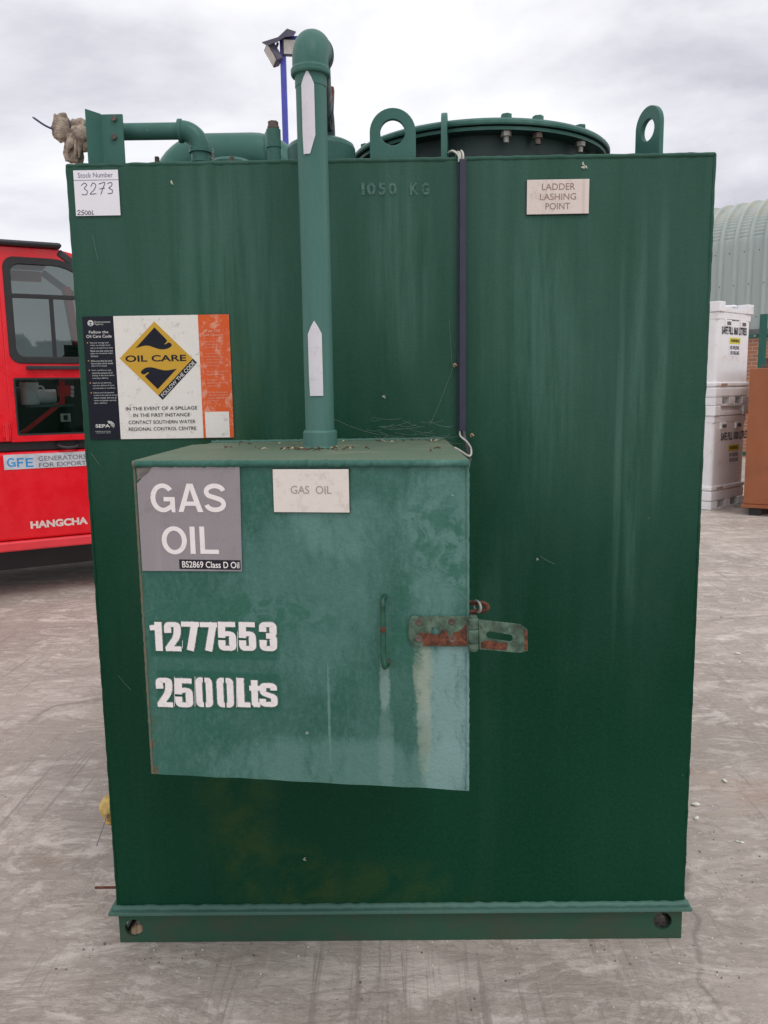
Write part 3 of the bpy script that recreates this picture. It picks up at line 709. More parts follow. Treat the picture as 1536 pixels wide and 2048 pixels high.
# stencilled numbers, drawn stroke by stroke in a heavy condensed stencil hand
GL = {
 '1': [[(0.36, 0), (0.36, 1)], [(0.34, 0.86), (0.22, 0.80), (0.06, 0.79)]],
 '2': [cubic((0.13, 0.62), (0.12, 0.91), (0.29, 0.91), (0.44, 0.91), (0.44, 0.66), (0.40, 0.46), (0.16, 0.14), (0.14, 0.03)), [(0.03, 0.08), (0.55, 0.08)]],
 '7': [[(0.0, 0.905), (0.54, 0.905)], [(0.425, 0.98), (0.24, 0.0)]],
 '5': [[(0.03, 0.905), (0.53, 0.905)], [(0.14, 0.98), (0.125, 0.44)], cubic((0.12, 0.55), (0.30, 0.60), (0.44, 0.56), (0.44, 0.33), (0.44, 0.09), (0.285, 0.09), (0.125, 0.09), (0.125, 0.36))],
 '3': [cubic((0.12, 0.66), (0.12, 0.91), (0.28, 0.91), (0.44, 0.91), (0.44, 0.73), (0.43, 0.54), (0.22, 0.53)), cubic((0.22, 0.52), (0.44, 0.50), (0.44, 0.31), (0.44, 0.09), (0.28, 0.09), (0.12, 0.09), (0.12, 0.38))],
 '0': [cubic((0.255, 0.92), (0.13, 0.92), (0.13, 0.70), (0.13, 0.30), (0.13, 0.08), (0.255, 0.08)), cubic((0.305, 0.92), (0.43, 0.92), (0.43, 0.70), (0.43, 0.30), (0.43, 0.08), (0.305, 0.08))],
 'L': [[(0.15, 1), (0.15, 0)], [(0.06, 0.085), (0.50, 0.085)]],
 't': [[(0.24, 0.92), (0.24, 0.05)], [(0.02, 0.64), (0.46, 0.64)], [(0.16, 0.08), (0.46, 0.08)]],
 's': [cubic((0.45, 0.56), (0.45, 0.72), (0.28, 0.72), (0.11, 0.72), (0.11, 0.56), (0.12, 0.45), (0.30, 0.39), (0.46, 0.33), (0.46, 0.20), (0.46, 0.08), (0.28, 0.08), (0.09, 0.08), (0.09, 0.26))]}
def stencil(b, txt, us, v0, v1, mi=0, mist=1, jit=0.004):
    for ch, (u0, u1) in zip(txt, us):
        a = G.st(u0, v1); c = G.st(u1, v0); sx = (c[0]-a[0])/0.56; sz = (c[1]-a[1])
        jz = rnd.uniform(-1, 1)*0.0008
        for k_, st in enumerate(GL[ch]):
            pts = [(a[0]+px*sx, a[1]+pz*sz+jz) for px, pz in st]
            wd = []
            for i in range(len(pts)):
                p, q = pts[max(i-1, 0)], pts[min(i+1, len(pts)-1)]; dx, dy = abs(q[0]-p[0]), abs(q[1]-p[1]); v_ = dy/max(1e-9, sqrt(dx*dx+dy*dy))
                wd.append(sz*(0.165+(0.055 if ch in '0ts' else 0.08)*v_*v_))
            b.stroke(pts, wd, mi, GM, 0.0026+0.00012*k_)
            b.stroke(pts, [w_+0.0036 for w_ in wd], mist, GM, 0.0022+0.00006*k_)
nb = MB()
stencil(nb, '1277553', [(300, 328), (331, 362), (366, 400), (403, 436), (437, 473), (479, 512), (520, 554)], 1243, 1300)
for u, v0, v1 in ((366, 1280, 1296), (476, 1262, 1302), (433, 1245, 1252)):
    a = G.st(u, v0); b_ = G.st(u, v1); nb.stroke([(a[0], a[1]), (b_[0], b_[1])], 0.0009, 0, GM, 0.0026)
nb.build('stencilled_number', [M_STENCIL, M_MIST], cab, 'white stencilled 1277553')
nb = MB()
stencil(nb, '2500Lts', [(315, 345), (351, 386), (392, 427), (434, 469), (475, 503), (500, 524), (521, 554)], 1355, 1412)
for u, v0, v1 in ((350, 1352, 1412), (391, 1352, 1412), (474, 1353, 1414)):
    a = G.st(u, v0); b_ = G.st(u, v1); nb.stroke([(a[0], a[1]), (b_[0], b_[1])], 0.0009, 0, GM, 0.0026)
nb.build('stencilled_number', [M_STENCIL, M_MIST], cab, 'white stencilled 2500Lts')

# ------------------------------------------------------------------ vent pipe
vb = atZ(641, 897, ZC+0.001); VX, VY = vb.x, vb.y
vtop = atY(619, 128, VY).z; print('vent', VX, VY, vtop)
RV = 0.0305
vp = MB(); vp.tube([(VX, VY, ZC+0.002), (VX+0.0005, VY, (ZC+vtop)/2), (VX, VY, vtop)], RV, 40)
vent = vp.build('vent_pipe', M_PIPE, tank)
so_ = MB(); so_.lathe((VX, VY, ZC+0.002), [(RV+0.004, 0), (RV+0.0055, 0.002), (RV+0.0055, 0.034), (RV+0.0035, 0.038), (RV, 0.0385)], 40)
so_.tube([(VX+(RV+0.004)*cos(t), VY+(RV+0.004)*sin(t), ZC+0.004) for t in [2*pi*i/40 for i in range(40)]], [0.0035+0.0015*noise.noise(Vector((i*0.7, 0, 0))) for i in range(40)], 8, closed=True)
so_.build('pipe_socket', M_PIPE, vent)
eb = MB()
RBt = 0.040; RE = RV+0.0055
# swept elbow turning back over the tank, then down to the valve
ev = [(VX, VY, vtop-0.014), (VX, VY, vtop)]+[(VX+0.004*(1-cos(t)), VY+RBt*(1-cos(t)), vtop+RBt*sin(t)) for t in [pi/2*i/10 for i in range(11)]]
yT = 0.20; xT = atY(643, 200, yT).x
ev += [(VX+0.005, VY+RBt+0.012, vtop+RBt)]
eb.tube(ev, [RE]*len(ev), 36)
eb.lathe((VX, VY, vtop-0.024), [(RV, -0.001), (RE+0.002, 0.0), (RE+0.0035, 0.003), (RE+0.0035, 0.011), (RE+0.001, 0.015), (RE, 0.016)], 40)
eb.lathe((VX, VY, vtop-0.046), [(RV, 0.0), (RV+0.0012, 0.001), (RV+0.0012, 0.022)], 40)
eb.build('elbow', M_PIPE, vent)
u2 = MB(); zt2 = vtop+RBt
dnp = [(VX+0.005, VY+RBt+0.012, zt2), (xT, yT-0.06, zt2)]
u2.tube(dnp, RV, 30)
u2.lathe(dnp[0], [(RE, 0.0), (RE+0.003, 0.002), (RE+0.003, 0.014), (RV, 0.016)], 36, axis=(Vector(dnp[1])-Vector(dnp[0])))
z2 = zt2-0.05
arc2 = [(xT, yT-0.06+0.055*sin(t), zt2-0.055*(1-cos(t))) for t in [pi/2*i/8 for i in range(9)]]+[(xT, yT-0.005, z2-0.02)]
u2.tube(arc2, RE-0.003, 30)
zV = atY(650, 262, yT).z
u2.build('return_bend', M_LID, vent)
# valve body with lever below the bend
vl = MB()
vt_ = z2-0.02
vl.lathe((xT, yT-0.005, HT+0.10), [(0.022, 0.0), (0.022, vt_-HT-0.16), (0.030, vt_-HT-0.155), (0.030, vt_-HT-0.10), (0.024, vt_-HT-0.098)], 28)
vl.lathe((xT+0.006, yT-0.03, (vt_+HT+0.2)/2), [(0.0, -0.02), (0.03, -0.018), (0.036, 0), (0.03, 0.018), (0, 0.02)], 24, axis=(1, 0, 0))
a_ = atY(664, 178, yT-0.03); b_ = atY(661, 262, yT-0.03)
vl.bar(b_, a_, 0.016, 0.012, 1, bev=0.002)
vl.bar(atY(660, 195, yT-0.03), atY(662, 174, yT-0.03), 0.018, 0.016, 2, bev=0.003)
c_ = atY(662, 236, yT-0.038); vl.lathe(c_, [(0.0, 0.006), (0.006, 0.006), (0.007, 0.0)], 12, 1, axis=(0, -1, 0))
c2 = atY(659, 266, yT-0.03); vl.lathe((c2.x-0.008, yT-0.01, c2.z-0.01), [(0.017, 0), (0.017, 0.02), (0.02, 0.02), (0.02, 0.03)], 20, 1)
vl.build('valve', [M_LID, M_BROWNBOLT, M_RUST], vent)
# reflective strips on the pipe (curved patches hugging it)
def strip(u0, u1, vt, vsh, vb_, slant=0.0):
    b = MB(); pts = []
    def ang(u, v):
        # angle on the pipe facing the viewer
        p = atY(u, v, VY-RV); return max(-1.2, min(1.2, math.asin(max(-1, min(1, (p.x-VX)/RV)))))
    zt, zs, zb2 = atY((u0+u1)/2, vt, VY-RV).z, atY(u0, vsh, VY-RV).z, atY(u0, vb_, VY-RV).z
    a0, a1 = ang(u0, (vt+vb_)/2), ang(u1, (vt+vb_)/2); am = (a0+a1)/2
    rows = [(zt, am-0.02, am+0.02), (zt-(zt-zs)*0.5, (am+a0)/2-0.03, (am+a1)/2+0.03), (zs, a0, a1), ((zs+zb2)/2, a0, a1), (zb2+0.035, a0, a1), (zb2, a0+0.04, a1-slant)]
    V = []; n = 8
    for z, p0, p1 in rows:
        for i in range(n+1):
            t = p0+(p1-p0)*i/n; V.append((VX+(RV+0.0024)*sin(t), VY-(RV+0.0024)*cos(t), z))
    b.add(V, [(r*(n+1)+i, (r+1)*(n+1)+i, (r+1)*(n+1)+i+1, r*(n+1)+i+1) for r in range(len(rows)-1) for i in range(n)], 0, None, True)
    b.build('reflective_strip', M_TAPE, vent)
strip(605, 629, 140, 168, 308, 0.35); strip(618, 644, 642, 668, 792, 0.0)

# ------------------------------------------------------------------ fittings on top
# turret
tx = atY(643, 300, 0.20)
tu = MB(); R_t = 0.086; zt_ = atY(643, 266, 0.12).z
tu.lathe((tx.x, 0.20, HT), [(R_t, 0.0), (R_t, zt_-HT-0.018), (R_t-0.004, zt_-HT-0.008), (R_t-0.016, zt_-HT-0.001), (R_t*0.6, zt_-HT+0.004), (0.0, zt_-HT+0.006)], 48)
tu.build('turret', M_PIPE, tank)
# angle-iron bracket
bk = MB(); b0_ = atY(206, 326, 0.06); b1_ = atY(250, 326, 0.06); bt = atY(228, 228, 0.06).z
bk.box(b0_.x, b1_.x, 0.060, 0.066, HT-0.002, bt, bev=0.001)
bl = atY(190, 326, 0.03)
q0 = (b0_.x+0.002, 0.063); q1 = (b0_.x-0.021, 0.022); zz = atY(190, 217, 0.022).z
nn = 0.006
bk.add([(q1[0], q1[1], HT), (q0[0], q0[1]-0.003, HT), (q0[0], q0[1]-0.003, bt+0.001), (q1[0], q1[1], zz), (q1[0]-0.003, q1[1]+nn, HT), (q0[0]-0.003, q0[1]+nn, HT), (q0[0]-0.003, q0[1]+nn, bt+0.001), (q1[0]-0.003, q1[1]+nn, zz)],
       [(0, 1, 2, 3), (7, 6, 5, 4), (0, 3, 7, 4), (3, 2, 6, 7), (1, 5, 6, 2)])
brk = bk.build('pipe_bracket', M_PIPE, tank)
for v in (238, 275):
    c = atY(229, v, 0.06); b = MB(); b.shape([[(0.006*cos(pi/3*i), 0.006*sin(pi/3*i)) for i in range(6)]], 0.007, 0, Matrix.Translation((c.x, 0.060, c.z)) @ FM.to_3x3().to_4x4(), bev=0.0006)
    b.build('bolt', M_BROWNBOLT, brk)
# fill pipe run: horizontal pipe through bracket, elbow, drop
yp = 0.12
pL = atY(158, 265, yp); pR = atY(362, 262, yp); pr = 0.0195
fp = MB(); fp.tube([pL, (pR.x, yp, pR.z)], pr, 24)
fpo = fp.build('fill_pipe', M_PIPE, tank)
el = MB(); ex = atY(400, 280, yp).x; R3 = ex-pR.x
ee = [(pR.x-0.004, yp, pR.z), (pR.x+0.002, yp, pR.z)]+[(pR.x+0.002+(R3-0.002)*sin(t), yp, pR.z-R3*(1-cos(t))) for t in [pi/2*i/10 for i in range(1, 11)]]
el.tube(ee, pr+0.0045, 24)
el.lathe((pR.x-0.006, yp, pR.z), [(pr, 0), (pr+0.008, 0.001), (pr+0.008, 0.009), (pr+0.004, 0.011)], 28, axis=(1, 0, 0))
zz_ = pR.z-R3
el.lathe((ex, yp, zz_-0.008), [(pr, 0), (pr+0.008, 0.001), (pr+0.008, 0.010), (pr+0.004, 0.012)], 28)
el.lathe((ex, yp, HT), [(pr+0.003, 0), (pr+0.003, zz_-HT-0.008)], 28)
el.lathe((ex, yp, HT+0.03), [(pr+0.003, -0.001), (pr+0.0055, 0), (pr+0.0055, 0.003), (pr+0.003, 0.004)], 28)
el.build('elbow', M_PIPE, fpo)
# fat cross pipe with swept ends
by = 0.42; rb = 0.062
ct_ = atY(450, 263, by-0.02); zc_ = ct_.z-rb; xl_ = atY(300, 300, by).x+rb; xr_ = atY(596, 300, by).x-rb*0.4
bp = MB(); RR = 0.10
path = [(xl_, by, HT-0.01), (xl_, by, zc_-RR)]
pts = [(xl_+RR*(1-cos(t)), by, zc_-RR+RR*sin(t)) for t in [pi/2*i/12 for i in range(13)]]
pts2 = [(xr_-RR*(1-cos(t)), by, zc_-RR+RR*sin(t)) for t in [pi/2*i/12 for i in range(13)]][::-1]
bp.tube([(xl_, by, HT-0.02)]+pts+pts2+[(xr_, by, HT-0.02)], rb, 36)
xs_ = atY(537, 270, by).x
bp.lathe((xs_, by, zc_), [(rb-0.001, -0.006), (rb+0.003, -0.003), (rb+0.004, 0), (rb+0.003, 0.003), (rb-0.001, 0.006)], 36, axis=(1, 0, 0))
bp.build('cross_pipe', M_PIPE, tank)
# capped dip pipe
dp = atY(548, 300, 0.10); dpx = dp.x
db = MB(); z1_ = atY(548, 297, 0.1).z; z2_ = atY(548, 259, 0.1).z; z3_ = atY(548, 244, 0.1).z
db.lathe((dpx+0.001, 0.10, HT), [(0.0155, 0), (0.0155, z1_-HT)], 24)
db.lathe((dpx, 0.10, z1_), [(0.0155, 0), (0.0175, 0.001), (0.0175, z2_-z1_-0.001), (0.015, z2_-z1_), (0.0, z2_-z1_)], 24)
db.lathe((dpx, 0.10, z2_), [(0.014, 0), (0.0145, 0.002), (0.0145, 0.006), (0.012, 0.0075), (0.0, 0.0075)], 20, 1)
db.shape([[(0.0115*cos(pi/3*i+0.3), 0.0115*sin(pi/3*i+0.3)) for i in range(6)]], z3_-z2_-0.006, 1, Matrix.Translation((dpx, 0.10, z2_+0.007)), bev=0.001)
db.build('dip_pipe', [M_PIPE, M_BROWNBOLT], tank)
# domed filler cap with chain behind the elbow
fc = MB(); cx_ = atY(458, 310, 0.22).x; zc2 = atY(458, 303, 0.16).z
fc.lathe((cx_, 0.24, HT), [(0.05, 0), (0.05, zc2-HT-0.02), (0.056, zc2-HT-0.02), (0.056, zc2-HT-0.010), (0.048, zc2-HT-0.002), (0.025, zc2-HT+0.003), (0.0, zc2-HT+0.004)], 40)
fcap = fc.build('filler_cap', M_PIPE, tank)
chn = MB()
for i in range(5):
    c = atY(424+i*0.6, 303+i*5.5, 0.17)
    chn.tube([(c.x+(0.0035 if i % 2 == 0 else 0)*cos(t), 0.17+(0.0035 if i % 2 else 0)*cos(t), c.z+0.006*sin(t)) for t in [2*pi*j/12 for j in range(12)]], 0.0012, 6, closed=True)
chn.build('chain', M_GALV, fcap)
for u, w_ in ((464, 0.010), (314, 0.010)):
    sc_ = MB(); c = atY(u, 320, 0.15); sc_.box(c.x-w_/2, c.x+w_/2, 0.145, 0.157, HT, c.z+0.008, bev=0.002)
    sc_.build('cap_latch', M_BROWNBOLT, fcap)

# trunking and its cables
x0, x1, y0, y1 = rect_px(F, 917, 321, 932, 862)
xa, _ = F.st(925, 330); xb, _ = F.st(924, 855)
tr = MB(); tr.bar((xb, -0.010, y0), (xa, -0.010, y1), 0.0165, 0.014, 0, None, up=(0, 1, 0), bev=0.0022)
tr.bar((xb-0.0095, -0.004, y0), (xa-0.0095, -0.004, y1), 0.004, 0.003, 0, None, up=(0, 1, 0))
trk = tr.build('cable_trunking', M_BLACKPL, tank)
def smooth(pts, n=8):
    P_ = [Vector(p) for p in pts]; P_ = [P_[0]*2-P_[1]]+P_+[P_[-1]*2-P_[-2]]; o = []
    for i in range(1, len(P_)-2):
        for t in range(n):
            t_ = t/n; a, b, c, d = P_[i-1:i+3]
            o.append(0.5*((2*b)+(c-a)*t_+(2*a-5*b+4*c-d)*t_*t_+(3*b-a-3*c+d)*t_**3))
    return o+[P_[-2]]
cbm = MB()
def fpt(u, v, y): return tuple(atY(u, v, y))
cbm.tube(smooth([fpt(920, 860, -0.012), fpt(921, 872, -0.014), fpt(934, 884, -0.04), fpt(942, 898, -0.09), fpt(938, 912, -0.16), (CXR+0.002, -0.22, ZC-0.004), (CXR+0.004, -0.22, ZC-0.05)]), 0.0024, 8)
cbm.build('cable', M_CABLE, trk); cbm = MB()
cbm.tube(smooth([fpt(918, 324, -0.010), fpt(917, 311, -0.008), fpt(906, 302, 0.01), fpt(897, 306, 0.05), fpt(888, 316, 0.09)]), 0.0026, 8)
cbm.tube(smooth([fpt(921, 324, -0.010), fpt(920, 308, -0.008), fpt(915, 304, 0.02), fpt(912, 312, 0.06)]), 0.0024, 8)
cbm.tube(smooth([fpt(926, 324, -0.010), fpt(926, 308, -0.006), fpt(922, 302, 0.02), fpt(921, 312, 0.06)]), 0.0026, 8)
cbm.build('cable', M_CABLE, trk)
cbm = MB(); cbm.tube(smooth([fpt(927, 860, -0.012), fpt(930, 880, -0.02), fpt(935, 905, -0.05), fpt(938, 925, -0.09), (CXR+0.006, -0.12, ZC-0.09)]), 0.0042, 8)
cbm.build('cable', M_CABLEDK, trk, 'dark grey cable')

# ------------------------------------------------------------------ stickers and plates on the front plate
def tank_text(b, txt, u0, v0, u1, v1, mi, off=0.0, z=0.004, **kw): gtext(b, txt, u0, v0, u1, v1, mi, off, z, F, FM, **kw)
# oil care sticker
oc = MB()
def q4(pts, mi, z): oc.shape([[F.st(*p) for p in pts]], 0.0004, mi, FM, z0=z)
TLq, TRq, BRq, BLq = (166, 632), (458, 630), (467, 876), (182, 878)
def bl(s_, t_):
    a = (TLq[0]+(TRq[0]-TLq[0])*s_, TLq[1]+(TRq[1]-TLq[1])*s_); b = (BLq[0]+(BRq[0]-BLq[0])*s_, BLq[1]+(BRq[1]-BLq[1])*s_)
    return (a[0]+(b[0]-a[0])*t_, a[1]+(b[1]-a[1])*t_)
# regular rectangle on the plate
OX0, OX1, OZ0, OZ1 = rect_px(F, 173.5, 631, 463.5, 877)
def O(s_, t_): return (OX0+(OX1-OX0)*s_, OZ1+(OZ0-OZ1)*t_)
def orect(s0, s1, t0, t1, mi, z): oc.shape([[O(s0, t1), O(s1, t1), O(s1, t0), O(s0, t0)]], 0.0004, mi, FM, z0=z)
def opoly(pts, mi, z): oc.shape([[O(*p) for p in pts]], 0.0003, mi, FM, z0=z)
Z0 = 0.0030
orect(0.0, 0.212, 0, 1, 1, Z0); orect(0.212, 0.788, 0, 1, 0, Z0); orect(0.788, 1.0, 0, 1, 2, Z0)
orect(0.806, 0.972, 0.785, 1.0-0.002, 0, Z0+0.0006)
def crop4(x, y):
    # sticker fraction from the enlarged view of the photo (1536x1355, region 150..490 x 600..900)
    u = 150+x/1536*340; v = 600+y/1355*300
    p = F.st(u, v); return ((p[0]-OX0)/(OX1-OX0), (OZ1-p[1])/(OZ1-OZ0))
dm = [crop4(720, 195), crop4(1068, 530), crop4(757, 862), crop4(408, 528)]
opoly(dm, 3, Z0+0.0006)
opoly([crop4(1068, 530), crop4(1105, 566), crop4(796, 902), crop4(757, 862)], 1, Z0+0.0006)
opoly([crop4(*p) for p in cubic((722, 248), (838, 365), (835, 372), (815, 398), (800, 398), (826, 402), (850, 378), (888, 406), (850, 440), (780, 450), (720, 430), (650, 405), (552, 436), n=4)], 1, Z0+0.0010)
opoly([crop4(*p) for p in cubic((752, 805), (636, 692), (640, 684), (680, 656), (660, 652), (625, 680), (590, 650), (640, 610), (700, 606), (760, 625), (830, 640), (924, 620), n=4)], 1, Z0+0.0010)
def otext(txt, x0, y0, x1, y1, mi, off=0.0, z=None, **kw):
    a = crop4((x0+x1)/2-(x1-x0)/2, (y0+y1)/2); b = crop4(x1, (y0+y1)/2); c = crop4((x0+x1)/2, y0); d = crop4((x0+x1)/2, y1)
    A = O(a[0], 0)[0]; B = O(b[0], 0)[0]; C_ = O(0, c[1])[1]; D = O(0, d[1])[1]
    oc.text(txt, A, B, D, C_, mi, FM, z0=z or Z0+0.0012, offset=off, th=0.0002, **kw)
otext('OIL CARE', 460, 498, 1008, 556, 1, 0.02)
a = F.st(150+ (790)/1536*340, 600+868/1355*300); b = F.st(150+1080/1536*340, 600+560/1355*300)
ln = sqrt((b[0]-a[0])**2+(b[1]-a[1])**2); mx_, mz_ = (a[0]+b[0])/2, (a[1]+b[1])/2
oc.text('FOLLOW THE CODE', mx_-ln/2, mx_+ln/2, mz_-0.0045, mz_+0.0045, 4, FM, z0=Z0+0.0010, th=0.0002, offset=0.014, rot=atan2(b[1]-a[1], b[0]-a[0]))
for i, (t_, x0, x1) in enumerate((('IN THE EVENT OF A SPILLAGE', 464, 1108), ('IN THE FIRST INSTANCE', 532, 1042), ('CONTACT SOUTHERN WATER', 490, 1092), ('REGIONAL CONTROL CENTRE', 490, 1100))):
    y = (962, 1022, 1085, 1146)[i]; otext(t_, x0, y, x1, y+31, 1, 0.004)
otext('Environment', 182, 190, 325, 208, 4, 0.0); otext('Agency', 182, 211, 262, 230, 4)
c = crop4(146, 211); oc.shape([[ (O(*c)[0]+0.0072*cos(t), O(*c)[1]+0.0072*sin(t)) for t in [2*pi*i/20 for i in range(20)]]], 0.0002, 4, FM, z0=Z0+0.0008)
cc_ = O(*c)
oc.stroke([(cc_[0], cc_[1]+0.003), (cc_[0], cc_[1]-0.002), (cc_[0]-0.003, cc_[1]-0.006)], 0.0014, 1, FM, Z0+0.0014)
oc.stroke([(cc_[0]-0.004, cc_[1]+0.001), (cc_[0], cc_[1]+0.0025), (cc_[0]+0.004, cc_[1]+0.001)], 0.0014, 1, FM, Z0+0.00145)
oc.stroke([(cc_[0], cc_[1]-0.002), (cc_[0]+0.003, cc_[1]-0.006)], 0.0014, 1, FM, Z0+0.0015)
otext('Follow the', 132, 278, 306, 303, 4, 0.012); otext('Oil Care Code', 108, 315, 336, 342, 4, 0.012)
small = [(118, 388, 'Site your storage tank', 312), (0, 411, 'within an oil tight bund', 322), (0, 435, 'wall on an impervious base.', 350), (0, 460, 'Make sure that valves and', 345), (0, 484, 'pipes are contained within', 348), (0, 508, 'the bund.', 216),
 (128, 550, 'Make sure that the bund', 340), (0, 573, 'has no drain which would', 348), (0, 597, 'allow oil to escape.', 298), (136, 636, "Don't overfill your tank,", 336), (0, 659, 'check the amount of oil', 344), (0, 683, 'already in the tank before', 360), (0, 707, 'receiving a delivery.', 310),
 (144, 750, 'Supervise all deliveries,', 336), (0, 773, 'stop the delivery if there', 360), (0, 797, 'are any leaks or overflows.', 372), (152, 838, 'Clearly mark all pipework', 360), (0, 861, 'to show the type of oil and', 390), (0, 884, 'where it leads, and lock all', 380), (0, 908, 'valves and gauges securely', 380), (0, 932, 'after a delivery.', 298)]
for bx_, y, t_, xe in small:
    xs = 140+(y-388)*0.072
    otext(t_, xs, y-8, xe, y+8, 5, 0.006)
    if bx_:
        c = O(*crop4(bx_, y)); oc.shape([circ(c, 0.0015, 8)], 0.0002, 3, FM, z0=Z0+0.0010)
otext('SEPA', 192, 1122, 322, 1152, 4, 0.02)
for i in range(4):
    c = O(*crop4(312, 1128+i*1)); r_ = 0.0050+0.0022*i
    oc.stroke([(c[0]+r_*cos(t)*1.1, c[1]+r_*sin(t)*0.85) for t in [-0.6+2.4*j/10 for j in range(11)]], 0.0012, 4, FM, Z0+0.0010)
otext('scottish environment', 190, 1180, 330, 1190, 5); otext('protection agency', 205, 1195, 330, 1205, 5)
otext('If an Oil', 1178, 265, 1310, 292, 6, 0.012); otext('Spill Occurs', 1155, 305, 1340, 332, 6, 0.012)
for y, t_, xe, d in ((378, 'Check oil is from your', 1335, 1), (403, 'premises', 1285, 0), (428, 'Stop the leaking', 1325, 0), (485, 'Stop the oil from', 1330, 1), (512, 'entering drains or', 1345, 0), (540, 'watercourses by', 1330, 0), (565, 'containing it with', 1345, 0), (590, 'sand or earth.', 1310, 0),
                   (645, 'Do not flush the oil', 1385, 1), (672, 'by hosing it down', 1352, 0), (724, 'Notify the', 1290, 1), (750, 'authorities and notify', 1388, 1), (777, 'your supplier', 1320, 0), (832, 'Call the Environment', 1382, 1), (858, 'Agencies emergency', 1388, 0), (884, 'hotline 0800 80 70 60', 1408, 0), (910, '(24 hours)', 1300, 0)):
    xs = 1178+(y-378)*0.062; otext(t_, xs, y-8, xe, y+8, 6, 0.0)
    if d:
        c = O(*crop4(1150+(y-378)*0.06, y)); oc.shape([circ(c, 0.0012, 8)], 0.0002, 6, FM, z0=Z0+0.0010)
oc.build('sticker', [M_STWHITE, M_STBLACK, M_STORANGE, M_STYELLOW, M_STTEXT, M_STTEXTDIM, M_STPINK], tank, 'black, white and orange OIL CARE sticker with a yellow diamond')

# stock number sheet
ss = MB(); x0, x1, y0, y1 = rect_px(F, 150.5, 341, 239.5, 432); ss.box(x0, x1, y0, y1, 0.0035, 0.0042, 0, FM)
tank_text(ss, 'Stock Number', 157, 346, 227, 356, 1, 0.0, 0.0042)
_, ly = F.st(195, 361); ss.stroke([(x0, ly), (x1, ly)], 0.0012, 1, FM, 0.0046)
def hand(b, pxs, wd, mi, Pn=F, M_=FM, z=0.0047):
    for j, pts in enumerate(pxs): b.stroke([Pn.st(u, v) for u, v in [(p[0], p[1]) for p in smooth([(a[0], a[1], 0) for a in pts], 5)]], wd, mi, M_, z+j*0.00005)
hand(ss, [[(164, 372), (170, 367), (175, 371), (170, 378), (176, 383), (174, 390), (165, 390)], [(183, 374), (187, 367), (193, 371), (190, 380), (182, 389), (194, 388)],
          [(199, 369), (211, 366), (207, 378), (203, 390)], [(200, 379), (211, 377)], [(216, 368), (224, 366), (225, 372), (219, 377), (226, 381), (225, 387), (217, 388)]], 0.0015, 2)
hand(ss, [[(156, 424), (159, 421), (162, 424), (157, 430), (163, 430)], [(170, 421), (166, 422), (165, 426), (169, 426), (168, 430), (164, 430)], [(173, 422), (171, 427), (174, 430), (177, 426), (174, 422)], [(180, 423), (178, 428), (181, 430), (183, 426), (180, 422)]], 0.0013, 3)
ss.stroke([F.st(186.5, 421.5), F.st(185.5, 429.5), F.st(189.5, 429.5)], 0.0013, 3, FM, 0.0052)
ss.build('sticker', [M_WHITEPL, plain('label_print', (0.22, 0.20, 0.30), 0.6), M_INKB, M_INK], tank, 'white Stock Number label with handwriting')
# ladder lashing plate
lp_ = MB(); x0, x1, y0, y1 = rect_px(F, 1053, 360, 1177, 429)
lp_.box(x0-0.001, x1+0.0005, y0-0.0015, y1, 0.003, 0.0038, 2, FM); lp_.box(x0, x1, y0, y1, 0.0038, 0.006, 0, FM, bev=0.0005)
tank_text(lp_, 'LADDER', 1083, 368, 1149, 381, 1, 0.004, 0.0058); tank_text(lp_, 'LASHING', 1079, 388, 1151, 401, 1, 0.004, 0.0058); tank_text(lp_, 'POINT', 1090, 407, 1139, 420, 1, 0.004, 0.0058)
lp_.build('sign_plate', [M_PLATE, M_PLTXT, M_STBLACK], tank, 'cream plate reading LADDER LASHING POINT')
# faded weight
fw = MB()
for t_, u0, u1 in (('1', 723, 729), ('0', 734, 751), ('5', 757, 771), ('0', 777, 793), ('K', 820, 837), ('G', 843, 858)):
    if t_ == 'K': fw.build('stencilled_weight', M_FADED, tank, 'faded 1050'); fw = MB()
    tank_text(fw, t_, u0, 366, u1, 390, 0, 0.03, 0.0032)
for u in (730, 743, 764, 785, 832, 850):
    a = F.st(u, 392); b = F.st(u, 392+rnd.uniform(14, 26)); fw.stroke([a, b], 0.010, 0, FM, 0.0030) if False else None
fw.build('stencilled_weight', M_FADED, tank, 'faded KG')

# bird mess, chips of paint and cobweb threads on the front
bm_ = MB()
M_DROP = plain('dropping', (0.50, 0.50, 0.40), 0.8)
for (u, v, s_) in ((1168, 330, 1.6), (344, 366, 1.0), (768, 795, 1.0), (1075, 1118, 0.8), (610, 1716, 1.0), (866, 1462, 0.8)):
    c = F.st(u, v); bm_ = MB()
    for j in range(3):
        pts = [(c[0]+rnd.uniform(-.004, .004)*s_, c[1]+rnd.uniform(-.006, .006)*s_) for _ in range(3)]
        bm_.stroke(pts, [0.0012*s_, 0.002*s_, 0.0006], 0, FM, 0.0040+j*0.0001)
    bm_.build('bird_dropping', M_DROP, tank)
cw = MB()
def thread(a, b, r=0.00022, sag=0.004):
    a = Vector(a); b = Vector(b); cw.tube([a.lerp(b, t/6)+Vector((0, 0, -sag*sin(pi*t/6))) for t in range(7)], r, 4)
for _ in range(34):
    u = rnd.uniform(745, 915); v = rnd.uniform(835, 878); u2_ = u+rnd.uniform(-60, 60); v2 = v+rnd.uniform(-6, 14)
    thread(atY(u, v, -0.004-rnd.random()*0.01), atY(min(u2_, 930), v2, -0.02-rnd.random()*0.05))
thread(atY(668, 838, -0.11), atY(760, 870, -0.02), 0.0003); thread(atY(905, 738, -0.006), atY(860, 850, -0.01), 0.0003); thread(atY(905, 738, -0.006), atY(898, 640, -0.004), 0.0002)
